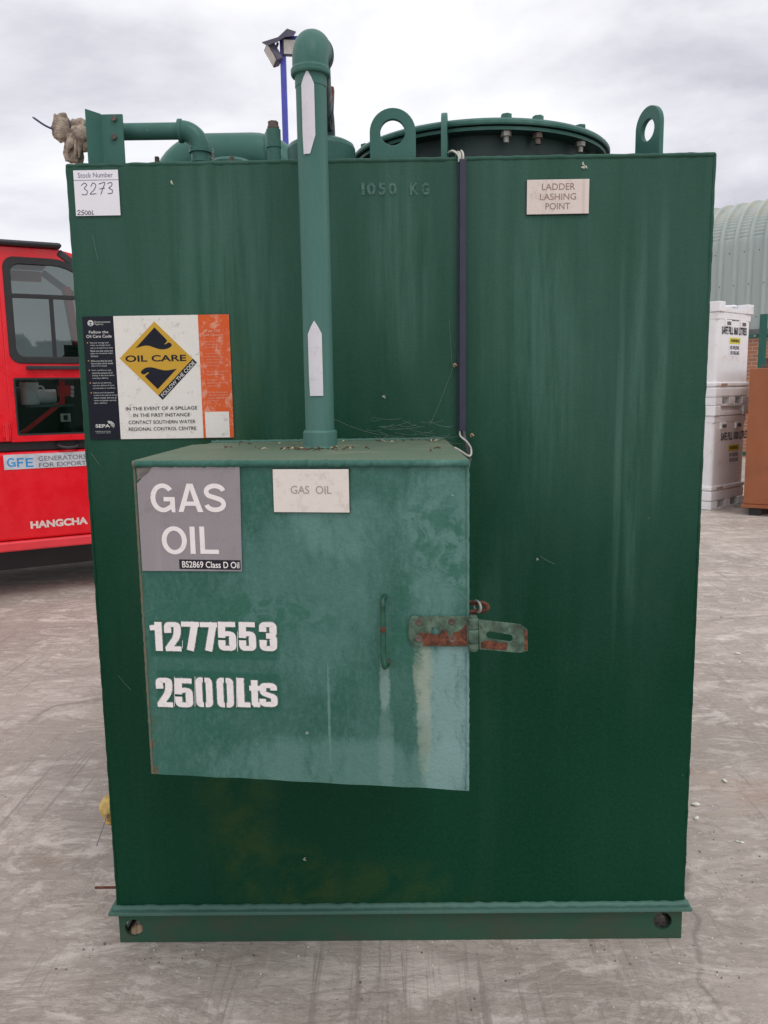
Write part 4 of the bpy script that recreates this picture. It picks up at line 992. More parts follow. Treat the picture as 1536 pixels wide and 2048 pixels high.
for u, v, u2_, v2 in ((1080, 1112, 1110, 1128), (185, 470, 196, 520), (236, 1350, 262, 1380), (182, 905, 200, 930)):
    thread(atY(u, v, -0.004), atY(u2_, v2, -0.004), 0.0003, 0.002)
cwo = cw.build('cobweb', plain('cobweb_silk', (0.20, 0.25, 0.22), 0.8)); tag(cwo, 'thin dusty cobweb threads strung above the cabinet beside the trunking', 'cobweb'); cwo['kind'] = 'stuff'; del cwo['category']
M_SN = plain('snail_shell', (0.30, 0.20, 0.12), 0.6, 0, 0.4, 200)
for (u, v, lb_) in ((909, 732, 'tiny brown snail stuck to the tank left of the black trunking'), (943, 872, 'tiny brown snail right of the lower end of the black trunking')):
    c = atY(u, v, -0.008); sn = MB()
    sn.tube([c+Vector((0.004*cos(t)*(1-t/8), -0.001, 0.006*sin(t)*(1-t/8))) for t in [i*0.5 for i in range(12)]], [0.003*(1-i/14) for i in range(12)], 6)
    tag(sn.build('snail', M_SN), lb_, 'snail', 'snails on the tank front')
# leaf litter on the cabinet top
lt = MB()
for i in range(90):
    cl = rnd.random()
    if cl < 0.5: x, y = VX+rnd.gauss(0, 0.05), VY-0.04+rnd.gauss(0, 0.03)
    elif cl < 0.8: x, y = rnd.uniform(CXR-0.16, CXR-0.01), rnd.uniform(-0.10, -0.01)
    else: x, y = rnd.uniform(CXL+0.04, CXR-0.02), rnd.uniform(-0.4, -0.02)
    if y > -0.006 or y < CYL+0.05 or x > CXR-0.005: continue
    a = rnd.uniform(0, pi); l_ = rnd.uniform(0.003, 0.009); wd = rnd.uniform(0.0008, 0.0022)
    lt.tube([(x-l_*cos(a), y-l_*sin(a), ZC+0.0035), (x, y, ZC+0.005+rnd.uniform(0, .002)), (x+l_*cos(a), y+l_*sin(a), ZC+0.0035)], [wd*0.3, wd, wd*0.2], 5, 0 if rnd.random() < 0.7 else 1)
lt = lt.build('leaf_litter', [plain('dry_leaf', (0.10, 0.065, 0.035), 0.9, 0, 0.5, 200), plain('pale_leaf', (0.50, 0.46, 0.30), 0.9)])
tag(lt, 'scattered dry leaf bits lying on the cabinet top around the pipe foot', 'leaf litter'); lt['kind'] = 'stuff'; 
del lt['category']

# bolt stud on the left side
bs = MB(); c = atY(214, 1775, 0.10)
bs.tube([(XL-0.001, 0.10, c.z), (atY(190, 1775, 0.1).x, 0.10, c.z)], 0.0036, 10, 2)
Mx = Matrix(((0, 0, -1, 0), (0, 1, 0, 0), (1, 0, 0, 0), (0, 0, 0, 1)))
bs.lathe((XL+0.003, 0.10, c.z), [(0, 0), (0.013, 0), (0.013, 0.010), (0.010, 0.012), (0.0, 0.013)], 6, 0, axis=(-1, 0, 0))
bs.lathe((XL-0.009, 0.10, c.z), [(0.0, 0), (0.0095, 0), (0.0095, 0.009), (0, 0.010)], 6, 2, axis=(-1, 0, 0))
bs.build('earth_stud', [M_GALV, M_GALV, M_RUST], tank)

# wrapped outlet (yellow) with a grey tie, tied to the left side
M_YEL = plain('yellow_cloth', (0.60, 0.42, 0.14), 0.85, 0, 0.25, 40, 0.6, 60, dirt=(0.34, 0.20, 0.08))
yw = thing('wrapped_outlet', 'dirty yellow cloth wrapped round the outlet at the lower left side of the green tank', 'cloth wrap', (-0.78, 0.20, 0.28))
c = atY(206, 1616, 0.20)
ym = MB()
ym.tube([c+Vector((0.022-0.0, 0, 0.034-0.068*t))-Vector((-0.78, 0.2, 0.28)) for t in [i/14 for i in range(15)]], [0.030*sin(pi*min(0.97, 0.10+0.84*t/14))**0.6 for t in range(15)], 28, rf=lambda t, th: 1+0.10*sin(5*th+6*t)+0.12*noise.noise(Vector((cos(th)*2, sin(th)*2, t*5))))
ym.build('cloth', M_YEL, yw)
ym = MB(); ym.tube([Vector((XL+0.0, 0.20, c.z))-Vector((-0.78, 0.2, 0.28)), c+Vector((0.01, 0, 0))-Vector((-0.78, 0.2, 0.28))], 0.012, 14); ym.build('outlet_pipe', M_PIPE, yw)
ym = MB(); a = atY(215, 1628, 0.17); b = atY(193, 1692, 0.15); off = Vector((-0.78, 0.2, 0.28))
ym.bar(a-off, b-off, 0.0045, 0.0016); ym.build('cable_tie', plain('grey_tie', (0.22, 0.21, 0.25), 0.5), yw)
ym = MB(); c3 = atY(212, 1640, 0.2)-off; ym.tube([c3+Vector((0.01, 0, -0.012*t/4)) for t in range(5)], [0.012, 0.016, 0.014, 0.012, 0.004], 14, rf=lambda t, th: 1+0.2*sin(3*th)); ym.build('cloth_tail', M_YEL, yw)

# rag tied over the fill pipe's open end
def rag_mat():
    k = NT('dirty_rag'); a = k.noise(26, 8, 0.7, 0.6)
    c = k.mix(k.ramp(a, 0.35, 0.65), (0.22, 0.165, 0.125), (0.52, 0.43, 0.35)); b = k.noise(90, 4, 0.6); c = k.mix(k.ramp(b, 0.55, 0.7, 0, 0.5), c, (0.10, 0.075, 0.06))
    k.col(c); k.rough(0.95); k.bump(k.math('ADD', k.noise(45, 6, 0.7, 1.0), k.noise(400, 2)), 0.8, 0.004); return k.m
M_RAG = rag_mat()
ro = atY(150, 270, yp)
rag = thing('tied_rag', 'crumpled brown rag tied over the open end of the green pipe, top left', 'rag', (ro.x, yp, ro.z))
def rp3(u, v, dy=0): return atY(u, v, yp+dy)-Vector((ro.x, yp, ro.z))
def folds(k_, amp, seed):
    return lambda t, th: 1+amp*sin(k_*th+seed+3*t)*(0.4+0.6*t)+0.22*noise.noise(Vector((cos(th)*1.6+seed, sin(th)*1.6, t*4)))+0.30*(abs(noise.noise(Vector((cos(th)*3.2+seed, sin(th)*3.2, t*3+seed))))-0.15)
rg = MB()
def env(pts, n):
    o = []
    for i in range(n):
        t = i/(n-1)*(len(pts)-1); j = min(int(t), len(pts)-2); o.append(pts[j]+(pts[j+1]-pts[j])*(t-j))
    return o
def piece(ctrl, rad, k_, amp, seed, seg=44):
    P_ = smooth(ctrl, 8); rg.tube(P_, env(rad, len(P_)), 72, rf=folds(k_, amp, seed))
piece([rp3(172, 264), rp3(160, 262), rp3(150, 262), rp3(142, 262)], [0.022, 0.026, 0.026, 0.022, 0.014], 7, 0.16, 1)
piece([rp3(146, 262), rp3(134, 260), rp3(121, 255), rp3(106, 249)], [0.011, 0.017, 0.024, 0.028, 0.028, 0.022, 0.006], 8, 0.26, 2)
piece([rp3(128, 256), rp3(124, 266), rp3(122, 274)], [0.018, 0.02, 0.016, 0.006], 5, 0.3, 12)
piece([rp3(150, 264), rp3(150, 280, -.01), rp3(148, 300, -.02), rp3(147, 325, -.02)], [0.010, 0.020, 0.022, 0.020, 0.019, 0.018, 0.015], 6, 0.30, 5)
piece([rp3(154, 262, -.01), rp3(163, 276, -.03), rp3(173, 290, -.03), rp3(180, 302, -.03)], [0.014, 0.022, 0.024, 0.021, 0.015, 0.004], 5, 0.30, 8)
for i_ in range(9):
    u_ = 136+i_*5.2; e1_ = rnd.uniform(-5, 5)
    ctl = [rp3(148+rnd.uniform(-3, 8), 262, -.015), rp3(u_+8, 274, -.035), rp3(u_+4+e1_, 290, -.045), rp3(u_+e1_*1.4, 303+rnd.uniform(-6, 22)*(1 if i_ < 4 else 0.2), -.040)]
    P_ = smooth(ctl, 7); rg.tube(P_, env([0.003, 0.0065, 0.0075, 0.006, 0.002], len(P_)), 12, rf=lambda t, th: 1+0.3*noise.noise(Vector((t*9, cos(th), sin(th)))))
for i_ in range(7):
    a_ = -0.9+i_*0.3; ctl = [rp3(142, 262, -.012), rp3(128, 258+14*a_, -.03), rp3(114, 254+20*a_, -.03), rp3(106+4*abs(a_), 250+24*a_, -.02)]
    P_ = smooth(ctl, 6); rg.tube(P_, env([0.003, 0.007, 0.008, 0.006, 0.002], len(P_)), 12, rf=lambda t, th: 1+0.3*noise.noise(Vector((t*9, cos(th), sin(th)))))
rg.build('cloth', M_RAG, rag)
tb = MB()
tb.tube([rp3(144, 261)+Vector((0.002*sin(2*t), 0.020*cos(t), 0.020*sin(t))) for t in [2*pi*i/24 for i in range(24)]], 0.0025, 6, closed=True)
tb.tube(smooth([rp3(140, 266, -.02), rp3(118, 262, -.03), rp3(92, 252, -.03), rp3(65, 234, -.03)], 6), [0.0024]*18+[0.0012], 8)
tb.build('cable_tie', plain('navy_tie', (0.03, 0.03, 0.09), 0.4), rag)

# pebbles in the left skirt hole
M_PEB = plain('pebble_stone', (0.30, 0.21, 0.13), 0.8, 0, 0.3, 60, 0.3)
def pebble(loc, r, sc, mat, name, label, cat, group=None, seed=0, rz=0.0):
    bm = bmesh.new(); bmesh.ops.create_icosphere(bm, subdivisions=3, radius=1)
    for v in bm.verts:
        k_ = 1+0.28*noise.noise(v.co*1.3+Vector((seed*3.1, 0, 0))); v.co = Vector((v.co.x*sc[0], v.co.y*sc[1], v.co.z*sc[2]))*k_*r
    me = bpy.data.meshes.new(name); bm.to_mesh(me); bm.free()
    zmin = min(v.co.z for v in me.vertices)
    for v in me.vertices: v.co.z -= zmin
    for p_ in me.polygons: p_.use_smooth = True
    me.materials.append(mat); o = bpy.data.objects.new(name, me); COL.objects.link(o); o.location = loc; o.rotation_euler = (0, 0, rz); tag(o, label, cat, group); return o
pebble((hl[0]-0.004, 0.022, 0.0), 0.016, (0.8, 1, 1.1), M_PEB, 'pebble', 'brown pebble, left one of the pair in the skirt hole', 'pebble', 'pebbles in the left skirt hole', 1)
pebble((hl[0]+0.013, 0.026, 0.0), 0.017, (0.9, 1, 1.15), plain('pebble_tan', (0.36, 0.27, 0.17), 0.8, 0, 0.3, 60), 'pebble', 'tan pebble, right one of the pair in the skirt hole', 'pebble', 'pebbles in the left skirt hole', 2)
# scraps on the yard
M_SCRAP = plain('white_scrap', (0.72, 0.70, 0.64), 0.8, 0, 0.1, 60)
scraps = [(1391, 1611, 0.011, 'white chip of rubble, larger upper one right of the tank foot'), (1393, 1638, 0.009, 'oval white chip of rubble just below the larger one'),
          (1424, 1613, 0.004, 'tiny pale chip right of the larger white chip'), (1475, 1684, 0.005, 'left of two small beige chips on the concrete'), (1484, 1686, 0.006, 'right of two small beige chips on the concrete'),
          (1398, 1597, 0.003, 'tiny white chip above the larger chip by the tank foot'), (1449, 1563, 0.010, 'thin flat dark-edged flake lying beyond the white chips'), (1475, 1308, 0.012, 'small white scrap far out on the concrete right of the tank')]
for i, (u, v, r, lb) in enumerate(scraps):
    p = atZ(u, v, 0); pebble((p.x, p.y, 0), r, (1.3, 0.8, 0.45), M_SCRAP, 'rubble_chip', lb, 'rubble chip', 'rubble chips on the concrete', i+10, i*0.8)

gt = MB()
for i in range(520):
    if i < 200: x, y = rnd.uniform(0.78, 2.6), rnd.uniform(-0.6, 5.0)
    elif i < 320: x, y = rnd.uniform(-2.8, -0.80), rnd.uniform(-0.6, 4.0)
    elif i < 430: x, y = rnd.uniform(-0.9, 0.9), -abs(rnd.gauss(0, 0.10))-0.003
    else: x, y = rnd.gauss(0.95, 0.12), rnd.gauss(0.35, 0.25)
    if -0.76 < x < 0.76 and y > -0.002: continue
    q_ = rnd.uniform(0.0008, 0.0026)*(1.5 if rnd.random() < 0.12 else 1); a = rnd.uniform(0, pi)
    gt.tube([(x-q_*cos(a), y-q_*sin(a), q_*0.4), (x, y, q_*0.7), (x+q_*1.2*cos(a), y+q_*1.2*sin(a), q_*0.4)], [q_*0.5, q_, q_*0.4], 6, 0 if rnd.random() < 0.55 else 1)
gt = gt.build('grit', [plain('pale_grit', (0.66, 0.62, 0.55), 0.9), plain('dark_grit', (0.14, 0.12, 0.10), 0.9)]); gt['kind'] = 'stuff'; gt['label'] = 'fine pale and dark grit scattered over the concrete'

# ------------------------------------------------------------------ forklift on the left
M_RED = plain('red_paint', (0.80, 0.010, 0.022), 0.28, 0, 0.06, 3, dirt=(0.45, 0.03, 0.03), dirt_amt=0.25)
M_REDLT = plain('red_skirt_paint', (0.78, 0.045, 0.06), 0.4, 0, 0.1, 5, dirt=(0.20, 0.03, 0.03), dirt_amt=0.4)
def glass(tint=(0.27, 0.30, 0.30, 1)):
    k = NT('cab_glass'); k.t.nodes.remove(k.b)
    gl = k.n('ShaderNodeBsdfGlossy'); gl.inputs['Roughness'].default_value = 0.03; gl.inputs['Color'].default_value = (0.9, 0.95, 0.95, 1)
    tr = k.n('ShaderNodeBsdfTransparent'); tr.inputs['Color'].default_value = tint
    ms = k.n('ShaderNodeMixShader'); fr = k.n('ShaderNodeFresnel'); fr.inputs[0].default_value = 1.55
    k.link(k.math('ADD', k.mul(fr.outputs[0], 1.0), 0.04), ms.inputs[0]); k.link(tr.outputs[0], ms.inputs[1]); k.link(gl.outputs[0], ms.inputs[2]); k.link(ms.outputs[0], k.o.inputs[0]); return k.m
M_GLASS = glass()
M_DARKIN = plain('cab_interior', (0.035, 0.037, 0.042), 0.6, 0, 0.2, 8)
M_BLACKP = plain('black_frame_paint', (0.022, 0.024, 0.028), 0.45, 0, 0.2, 10)
fang = radians(29); fo = atZ(0, 1105, 0.36); fo = Vector((fo.x, fo.y, 0))
K = Plane(fo, fang)
fk = thing('forklift', 'red heavy forklift with glazed cab parked behind the green tank on the left', 'forklift', fo, fang)
# local frame: x along side, y away from viewer (local -y faces us), z up
LM = Matrix(((1, 0, 0, 0), (0, 0, -1, 0), (0, 1, 0, 0), (0, 0, 0, 1)))   # shape xy -> local xz, thickness towards viewer
def K_(x, y):  # from enlarged view of the photo
    return K.st(x/2.77, 460+y/2.768)
def kp(lst): return [K_(*p) for p in lst]
CABW = 1.05
xL = -1.75; xR_ = 2.55
zbod = K_(0, 1235)[1]; zsk = K_(250, 1705)[1]; zbt = K_(0, 1785)[1]
print('fork', fo, zbod, zsk, zbt, K_(0, 55), K_(480, 740))
fb = MB(); fb.box(xL, xR_, 0.0, 1.75, zsk, zbod, 0, bev=0.025, seg=3)
fb.box(xL+0.02, xR_-0.3, -0.025, 1.7, zbt, zsk-0.004, 1, bev=0.012)
fb.box(xL-0.9, xL+0.1, 0.05, 1.70, zbt+0.1, zbod+0.15, 0, bev=0.12, seg=4)
fb.build('body', [M_RED, M_REDLT], fk)
for x_ in (-0.35, 1.35):
    b = MB(); b.box(x_-0.004, x_+0.004, -0.0015, 0.002, zsk+0.03, zbod-0.03, 0); b.build('panel_gap', M_BLACKP, fk)
# black sill zone between body and cab
zsill = K_(0, 1175)[1]
bs = MB(); bs.box(-1.3, 1.55, 0.05, CABW+0.15, zbod+0.002, zsill, 0, bev=0.01); bs.build('cab_sill', M_BLACKP, fk)
hd = MB(); a = K_(320, 1180); b = K_(435, 1180); zz = K_(380, 1203)[1]
hd.tube(smooth([(a[0], 0.045, a[1]), (a[0]+0.01, 0.0, a[1]-0.02), (a[0]+0.05, -0.02, zz), (b[0]-0.05, -0.02, zz), (b[0]-0.01, 0.0, b[1]-0.02), (b[0], 0.045, b[1])], 5), 0.011, 10); hd.build('grab_handle', M_BLACKP, fk)
# door: red frame with two openings
dx0 = K_(8, 400)[0]; dx1 = K_(480, 740)[0]+0.30
dz0 = K_(50, 1172)[1]; 
wz1 = K_(60, 150)[1]; wz0 = K_(60, 735)[1]; wx0 = K_(40, 500)[0]; wx1 = dx1-0.13
top = K_(100, 98)[1]
def window_outline(x0, x1, z0, z1, r, slope):
    # rounded rectangle whose upper front corner sweeps down (towards +x)
    p = arc((x1-r, z0+r), r, -pi/2, 0, 6)
    p += [(x1, z1-slope)] + [(x1-0.02-(x1-x0)*0.48*t**0.8 if False else x1-(x1-x0)*0.55*(1-cos(t*pi/2)), z1-slope+slope*sin(t*pi/2)) for t in [i/10 for i in range(1, 11)]]
    p += arc((x0+r, z1-r), r, pi/2, pi, 6)+arc((x0+r, z0+r), r, pi, 3*pi/2, 6)
    return p
SL = 0.42
outer = [(dx0, dz0), (dx1, dz0), (dx1, top-SL-0.05)]+[(dx1-(dx1-dx0)*0.60*(1-cos(t*pi/2)), top-SL-0.05+(SL+0.05)*sin(t*pi/2)) for t in [i/12 for i in range(1, 13)]]+[(dx0, top)]
win = window_outline(wx0, wx1, wz0, wz1, 0.07, SL*0.95)
lz1 = K_(75, 818)[1]; lz0 = K_(90, 1140)[1]; lx0 = K_(85, 980)[0]
low = rrect(lx0, wx1, lz0, lz1, 0.015, 3)
dr = MB(); dr.shape([outer, win, low], 0.045, 0, LM, z0=-0.045, bev=0.006)
door = dr.build('door', M_RED, fk)
def shrink(pts, d):
    c = Vector((sum(p[0] for p in pts)/len(pts), sum(p[1] for p in pts)/len(pts))); xs = [p[0] for p in pts]; zs = [p[1] for p in pts]
    w_ = max(xs)-min(xs); h_ = max(zs)-min(zs); cx = (max(xs)+min(xs))/2; cz = (max(zs)+min(zs))/2
    return [(cx+(p[0]-cx)*(1-2*d/w_), cz+(p[1]-cz)*(1-2*d/h_)) for p in pts]
sl = MB(); sl.shape([win, shrink(win, 0.038)], 0.02, 0, LM, z0=-0.012, bev=0.005)
mz = K_(60, 362)[1]; mxv = K_(292, 500)[0]
sl.box(wx0+0.03, wx1-0.03, -0.004, 0.014, mz-0.014, mz+0.014); sl.box(mxv-0.014, mxv+0.012, -0.003, 0.013, wz0+0.02, mz)
sl.shape([low, shrink(low, 0.012)], 0.015, 0, LM, z0=-0.014)
sl.build('window_seal', M_RUBBER, door)
gw = MB(); gw.shape([shrink(win, 0.030)], 0.004, 0, LM, z0=-0.014); gw.build('window_glass', M_GLASS, door)
gw = MB(); gw.shape([shrink(low, 0.008)], 0.004, 0, LM, z0=-0.012); gw.build('lower_glass', glass((0.74, 0.78, 0.78, 1)), door)
lgd = MB(); a = K_(145, 760); lgd.box(a[0], dx1-0.08, -0.035, 0.0, a[1]-0.016, a[1]+0.010, bev=0.004); lgd.build('door_rail', M_BLACKP, door)
hg = MB(); a = K_(42, 1110); hg.box(a[0]-0.03, a[0]+0.02, -0.03, 0.01, a[1]-0.05, a[1]+0.05, bev=0.006); hg.tube([(a[0]-0.005, -0.03, a[1]-0.07), (a[0]-0.005, -0.03, a[1]+0.07)], 0.014, 10); hg.build('door_hinge', M_RED, door)
# cab shell: rear pillar, far side frame, roof, floor, back and front frames
cs = MB()
rtop = K_(0, 55)[1]
cs.box(dx0-0.95, dx0-0.003, 0.004, 0.05, zsill, top-0.01, 0, bev=0.01)   # rear side panel (part beyond the frame)
cs.build('cab_frame', M_RED, fk); cs = MB(); cs.box(dx0-0.02, dx0+0.05, CABW-0.04, CABW+0.02, zsill, top-0.01, 0, bev=0.01); cs.box(dx0-0.02, dx1-0.05, CABW-0.04, CABW+0.02, wz0-0.10, wz0-0.03, 0, bev=0.01); cs.box(dx1-0.09, dx1-0.03, CABW-0.04, CABW+0.02, zsill, top-SL, 0, bev=0.01)
cs.box(dx0-0.02, dx1-0.45, CABW-0.04, CABW+0.02, top-0.09, top-0.01, 0, bev=0.01)
for x_ in (dx0-0.03, ):
    cs.box(x_-0.03, x_+0.03, 0.06, CABW-0.03, zsill, zsill+0.12, 0)
a = K_(275, 240); b = K_(335, 700)
cs.bar((a[0]+0.20, 0.75, a[1]), (b[0]+0.22, 0.62, b[1]-0.02), 0.05, 0.05, 0)
cs.build('far_cab_frame', M_RED, fk); cs = MB(); cs.bar((dx1-0.05, 0.06, dz0), (dx1-0.05, 0.06, top-SL), 0.05, 0.05, 0)
cs.build('cab_pillar', M_RED, fk)
cf = MB(); cf.box(dx0-0.95, dx1-0.02, 0.06, CABW-0.03, zsill+0.001, zsill+0.03); 
cf.box(dx0-0.95, dx0-0.90, 0.06, CABW-0.03, zsill, rtop-0.08)
cf.box(dx1-0.45, dx1-0.1, 0.12, CABW-0.06, zsill+0.03, K_(60, 900)[1], bev=0.05)    # dash
cf.box(dx0+0.03, dx1-0.12, 0.50, 0.56, zsill+0.03, K_(60, 800)[1], bev=0.02)
cf.build('cab_floor', M_DARKIN, fk)
rf_ = MB(); 
rz = K_(0, 95)[1]+0.012
rf_.box(dx0-1.0, dx1-0.42, -0.06, CABW+0.08, rz, rtop, 0, bev=0.02, seg=3)
a = K_(380, 120)
rf_.bar((dx1-0.44, 0.02, rz-0.02), (dx1-0.20, 0.02, rz-0.20), 0.06, 0.05, bev=0.01); rf_.bar((dx1-0.44, CABW, rz-0.02), (dx1-0.20, CABW, rz-0.20), 0.06, 0.05, bev=0.01)
rf_.build('cab_roof', M_BLACKP, fk)
# seat, steering column, lower brace
se = MB(); sx = K_(150, 620)[0]
se.box(sx-0.42, sx+0.05, 0.30, 0.80, K_(60, 900)[1]-0.10, K_(60, 900)[1]+0.04, bev=0.05, seg=3); se.box(sx-0.50, sx-0.36, 0.32, 0.78, K_(60, 900)[1], K_(60, 300)[1], bev=0.05, seg=3); se.build('seat', plain('seat_vinyl', (0.05, 0.05, 0.06), 0.5), fk)
sw = MB(); c = K_(300, 760); sw.tube([(c[0]+0.10+0.10*cos(t)*0.5, 0.55+0.19*sin(t), c[1]+0.17*cos(t)*0.6) for t in [2*pi*i/24 for i in range(24)]], 0.014, 8, closed=True); sw.bar((c[0]+0.10, 0.55, c[1]), (c[0]+0.35, 0.55, c[1]-0.45), 0.05, 0.05); sw.build('steering_wheel', M_DARKIN, fk)
bc = MB(); a = K_(120, 1135); b = K_(345, 960); c = K_(345, 830)
bc.bar((a[0], 0.10, a[1]), (b[0], 0.10, b[1]), 0.035, 0.03); bc.bar((b[0]+0.01, 0.10, b[1]-0.02), (c[0]+0.01, 0.10, c[1]), 0.05, 0.03); bc.box(b[0]-0.01, b[0]+0.09, 0.09, 0.12, K_(0, 925)[1], K_(0, 862)[1]); bc.build('lower_brace', M_RED, fk)
for yy in (872, 895, 916):
    gp_ = MB(); c = K_(410, yy); gp_.lathe((c[0], 0.085, c[1]), [(0.0, 0.01), (0.012, 0.01), (0.014, 0.0)], 14, 0, axis=(0, -1, 0)); gp_.build('gauge', M_WHITEPL, fk)
pn = MB(); pn.box(K_(360, 0)[0], dx1-0.10, 0.13, 0.16, lz0+0.01, lz1, 0); pn.build('side_console', M_BLACKP, fk)
lb1 = MB(); c = K_(374, 1040); lb1.box(c[0]-0.035, c[0]+0.035, 0.1, 0.104, c[1]-0.03, c[1]+0.03, 0); lb1.box(c[0]-0.015, c[0]+0.015, 0.0985, 0.0995, c[1]-0.018, c[1]+0.018, 1); lb1.build('small_label', [plain('pale_label', (0.6, 0.7, 0.6), 0.6), M_INK], fk)
# paper sheet in the window (rests on the ledge)
pp = MB(); a = K_(355, 635); b = K_(430, 708); pp.box(a[0], b[0]+0.06, 0.022, 0.024, b[1], a[1], 0)
for i in range(3): pp.box(a[0]+0.015, b[0], 0.0212, 0.0219, a[1]-0.03-0.03*i, a[1]-0.022-0.03*i, 1)
pp.build('notice_sheet', [M_WHITEPL, plain('biro', (0.25, 0.25, 0.35), 0.6)], door)
# writing
class KQ_:
    def st(s, x, y): return K_(x, y)
KQ = KQ_()
KM = LM.copy()
fs_ = MB(); a = K_(20, 1280); b = K_(475, 1280); sx0 = a[0]; sx1 = b[0]+0.14; sz1 = K_(150, 1240)[1]; sz0 = K_(150, 1322)[1]
fs_.box(sx0, sx1, -0.004, -0.001, sz0, sz1, 0)
def ktext(b, txt, x0, y0, x1, y1, mi, off=0.0, z=0.0045, xe=None, **kw):
    a = K_(x0, (y0+y1)/2); c = K_(x1, (y0+y1)/2); u = K_((x0+x1)/2, y0); d = K_((x0+x1)/2, y1); b.text(txt, a[0], xe or c[0], d[1], u[1], mi, KM, z0=z, offset=off, **kw)
for ch, a_, b_ in (('G', 38, 86), ('F', 94, 132), ('E', 142, 184)): bold(fs_, ch, a_, 1262, b_, 1312, 1, KQ, KM, 0.0042)
ktext(fs_, 'GENERATORS', 212, 1247, 478, 1272, 2, 0.0); ktext(fs_, 'FOR EXPORT', 216, 1283, 478, 1306, 2, 0.0)
fs_.build('sticker', [plain('sticker_pale', (0.55, 0.56, 0.60), 0.4), plain('sticker_blue', (0.02, 0.27, 0.62), 0.4), plain('sticker_grey', (0.12, 0.13, 0.17), 0.5)], fk, 'white sticker reading GFE GENERATORS FOR EXPORT')
ht = MB(); ktext(ht, 'HANGCHA', 168, 1600, 486, 1641, 0, 0.05, z=0.001, xe=K_(486, 1610)[0]); ht.build('maker_lettering', plain('lettering_pale', (0.78, 0.62, 0.58), 0.4), fk)
# wheels (out of sight behind the tank and left of the frame) and mast
M_TYRE = plain('tyre_rubber', (0.022, 0.021, 0.020), 0.8, 0, 0.3, 20, 0.3)
for i, (x_, y_) in enumerate(((-2.15, 0.25), (-2.15, 1.55), (2.75, 0.2), (2.75, 1.6))):
    wz = 0.42 if x_ < 0 else 0.48
    b = MB(); b.lathe((x_, y_-0.16, wz), [(wz*0.55, 0), (wz*0.9, 0.0), (wz, 0.04), (wz, 0.28), (wz*0.9, 0.32), (wz*0.55, 0.32)], 40, axis=(0, 1, 0)); wh = b.build('wheel', M_TYRE, fk)
    b = MB(); b.lathe((x_, y_-0.13, wz), [(0.0, 0.02), (wz*0.2, 0.0), (wz*0.5, 0.04), (wz*0.56, 0.0), (wz*0.56, 0.26), (0, 0.26)], 30, axis=(0, 1, 0)); b.build('rim', M_WHITEPL, wh)
b = MB(); b.box(xL+0.3, xR_-0.4, 0.35, 1.4, 0.16, zbt+0.01, 0); b.build('underframe', M_BLACKP, fk)
# mug in the cab
mg = K_(180, 960); mpos = K.o+K.ex*mg[0]-K.n*0.14
M_MUG = plain('mug_glaze', (0.74, 0.86, 0.82), 0.3, 0, 0.04)
sh_ = MB(); zsh = K_(180, 968)[1]; sh_.box(K_(92, 0)[0], K_(345, 0)[0], 0.07, 0.40, zsh-0.02, zsh-0.002, 0, bev=0.004); sh_.build('shelf', plain('shelf_green', (0.08, 0.16, 0.13), 0.6), fk)
def mug(px, dy, r, h, ang, label, dark_top=True):
    c = K_(px, 960); loc = K.o+K.ex*c[0]-K.n*dy
    t = thing('mug', label, 'mug', (loc.x, loc.y, zsh), ang, 'mugs on the shelf in the forklift cab')
    b = MB(); b.lathe((0, 0, 0), [(0, 0), (r*0.95, 0), (r, 0.008), (r, h), (r-0.006, h), (r-0.008, 0.012), (0, 0.01)], 28); b.build('cup', M_MUG, t)
    b = MB(); b.tube(smooth([(r-0.002, 0, h*0.82), (r+0.03, 0, h*0.78), (r+0.035, 0, h*0.45), (r-0.002, 0, h*0.22)], 6), 0.007, 8); b.build('handle', M_MUG, t)
    if dark_top:
        b = MB(); b.lathe((0, 0, h), [(r*0.9, 0), (r*0.9, 0.015), (r*0.7, 0.035), (0, 0.035)], 24); b.build('lid', M_DARKIN, t)
    return t
mug(182, 0.16, 0.062, 0.16, fang+0.15, 'pale green mug with a dark lid standing on the forklift cab shelf')
mm = K_(272, 945); loc = K.o+K.ex*mm[0]-K.n*0.20
t = thing('mug', 'pale green mug lying on its side right of the lidded mug', 'mug', (loc.x, loc.y, zsh), fang, 'mugs on the shelf in the forklift cab')
b = MB(); b.lathe((-0.07, 0, 0.055), [(0, 0), (0.05, 0), (0.053, 0.008), (0.053, 0.14), (0.046, 0.14), (0.044, 0.01), (0, 0.01)], 28, axis=(1, 0, 0)); b.build('cup', M_MUG, t)

# ------------------------------------------------------------------ floodlight pole
M_BLUE = plain('blue_paint', (0.055, 0.065, 0.40), 0.4, 0, 0.1, 5)
M_LAMPB = plain('lamp_housing', (0.07, 0.065, 0.10), 0.5)
M_LAMPG = plain('lamp_glass', (0.55, 0.53, 0.50), 0.25)
py = 15.0
pt = atY(563, 75, py); pb_ = atY(565, 262, py)
pole = thing('floodlight_pole', 'tall blue pole with two floodlights under a small hood behind the tank', 'lamp post', (pt.x+0.02, py, 0))
O_ = Vector((pt.x+0.02, py, 0))
def pw(u, v, dy=0): return atY(u, v, py+dy)-O_
ztop = atY(566, 74, py).z
b = MB(); b.box(-0.055, 0.055, -0.055, 0.055, 0, ztop, bev=0.01)
b.box(-0.055, 0.30, -0.05, 0.05, ztop-0.18, ztop-0.002, bev=0.008)
b.build('pole', M_BLUE, pole)
b = MB()
hp1 = [(524, 84), (540, 86), (552, 80), (560, 76), (568, 68), (575, 60), (593, 63), (576, 72), (560, 73), (548, 76)]
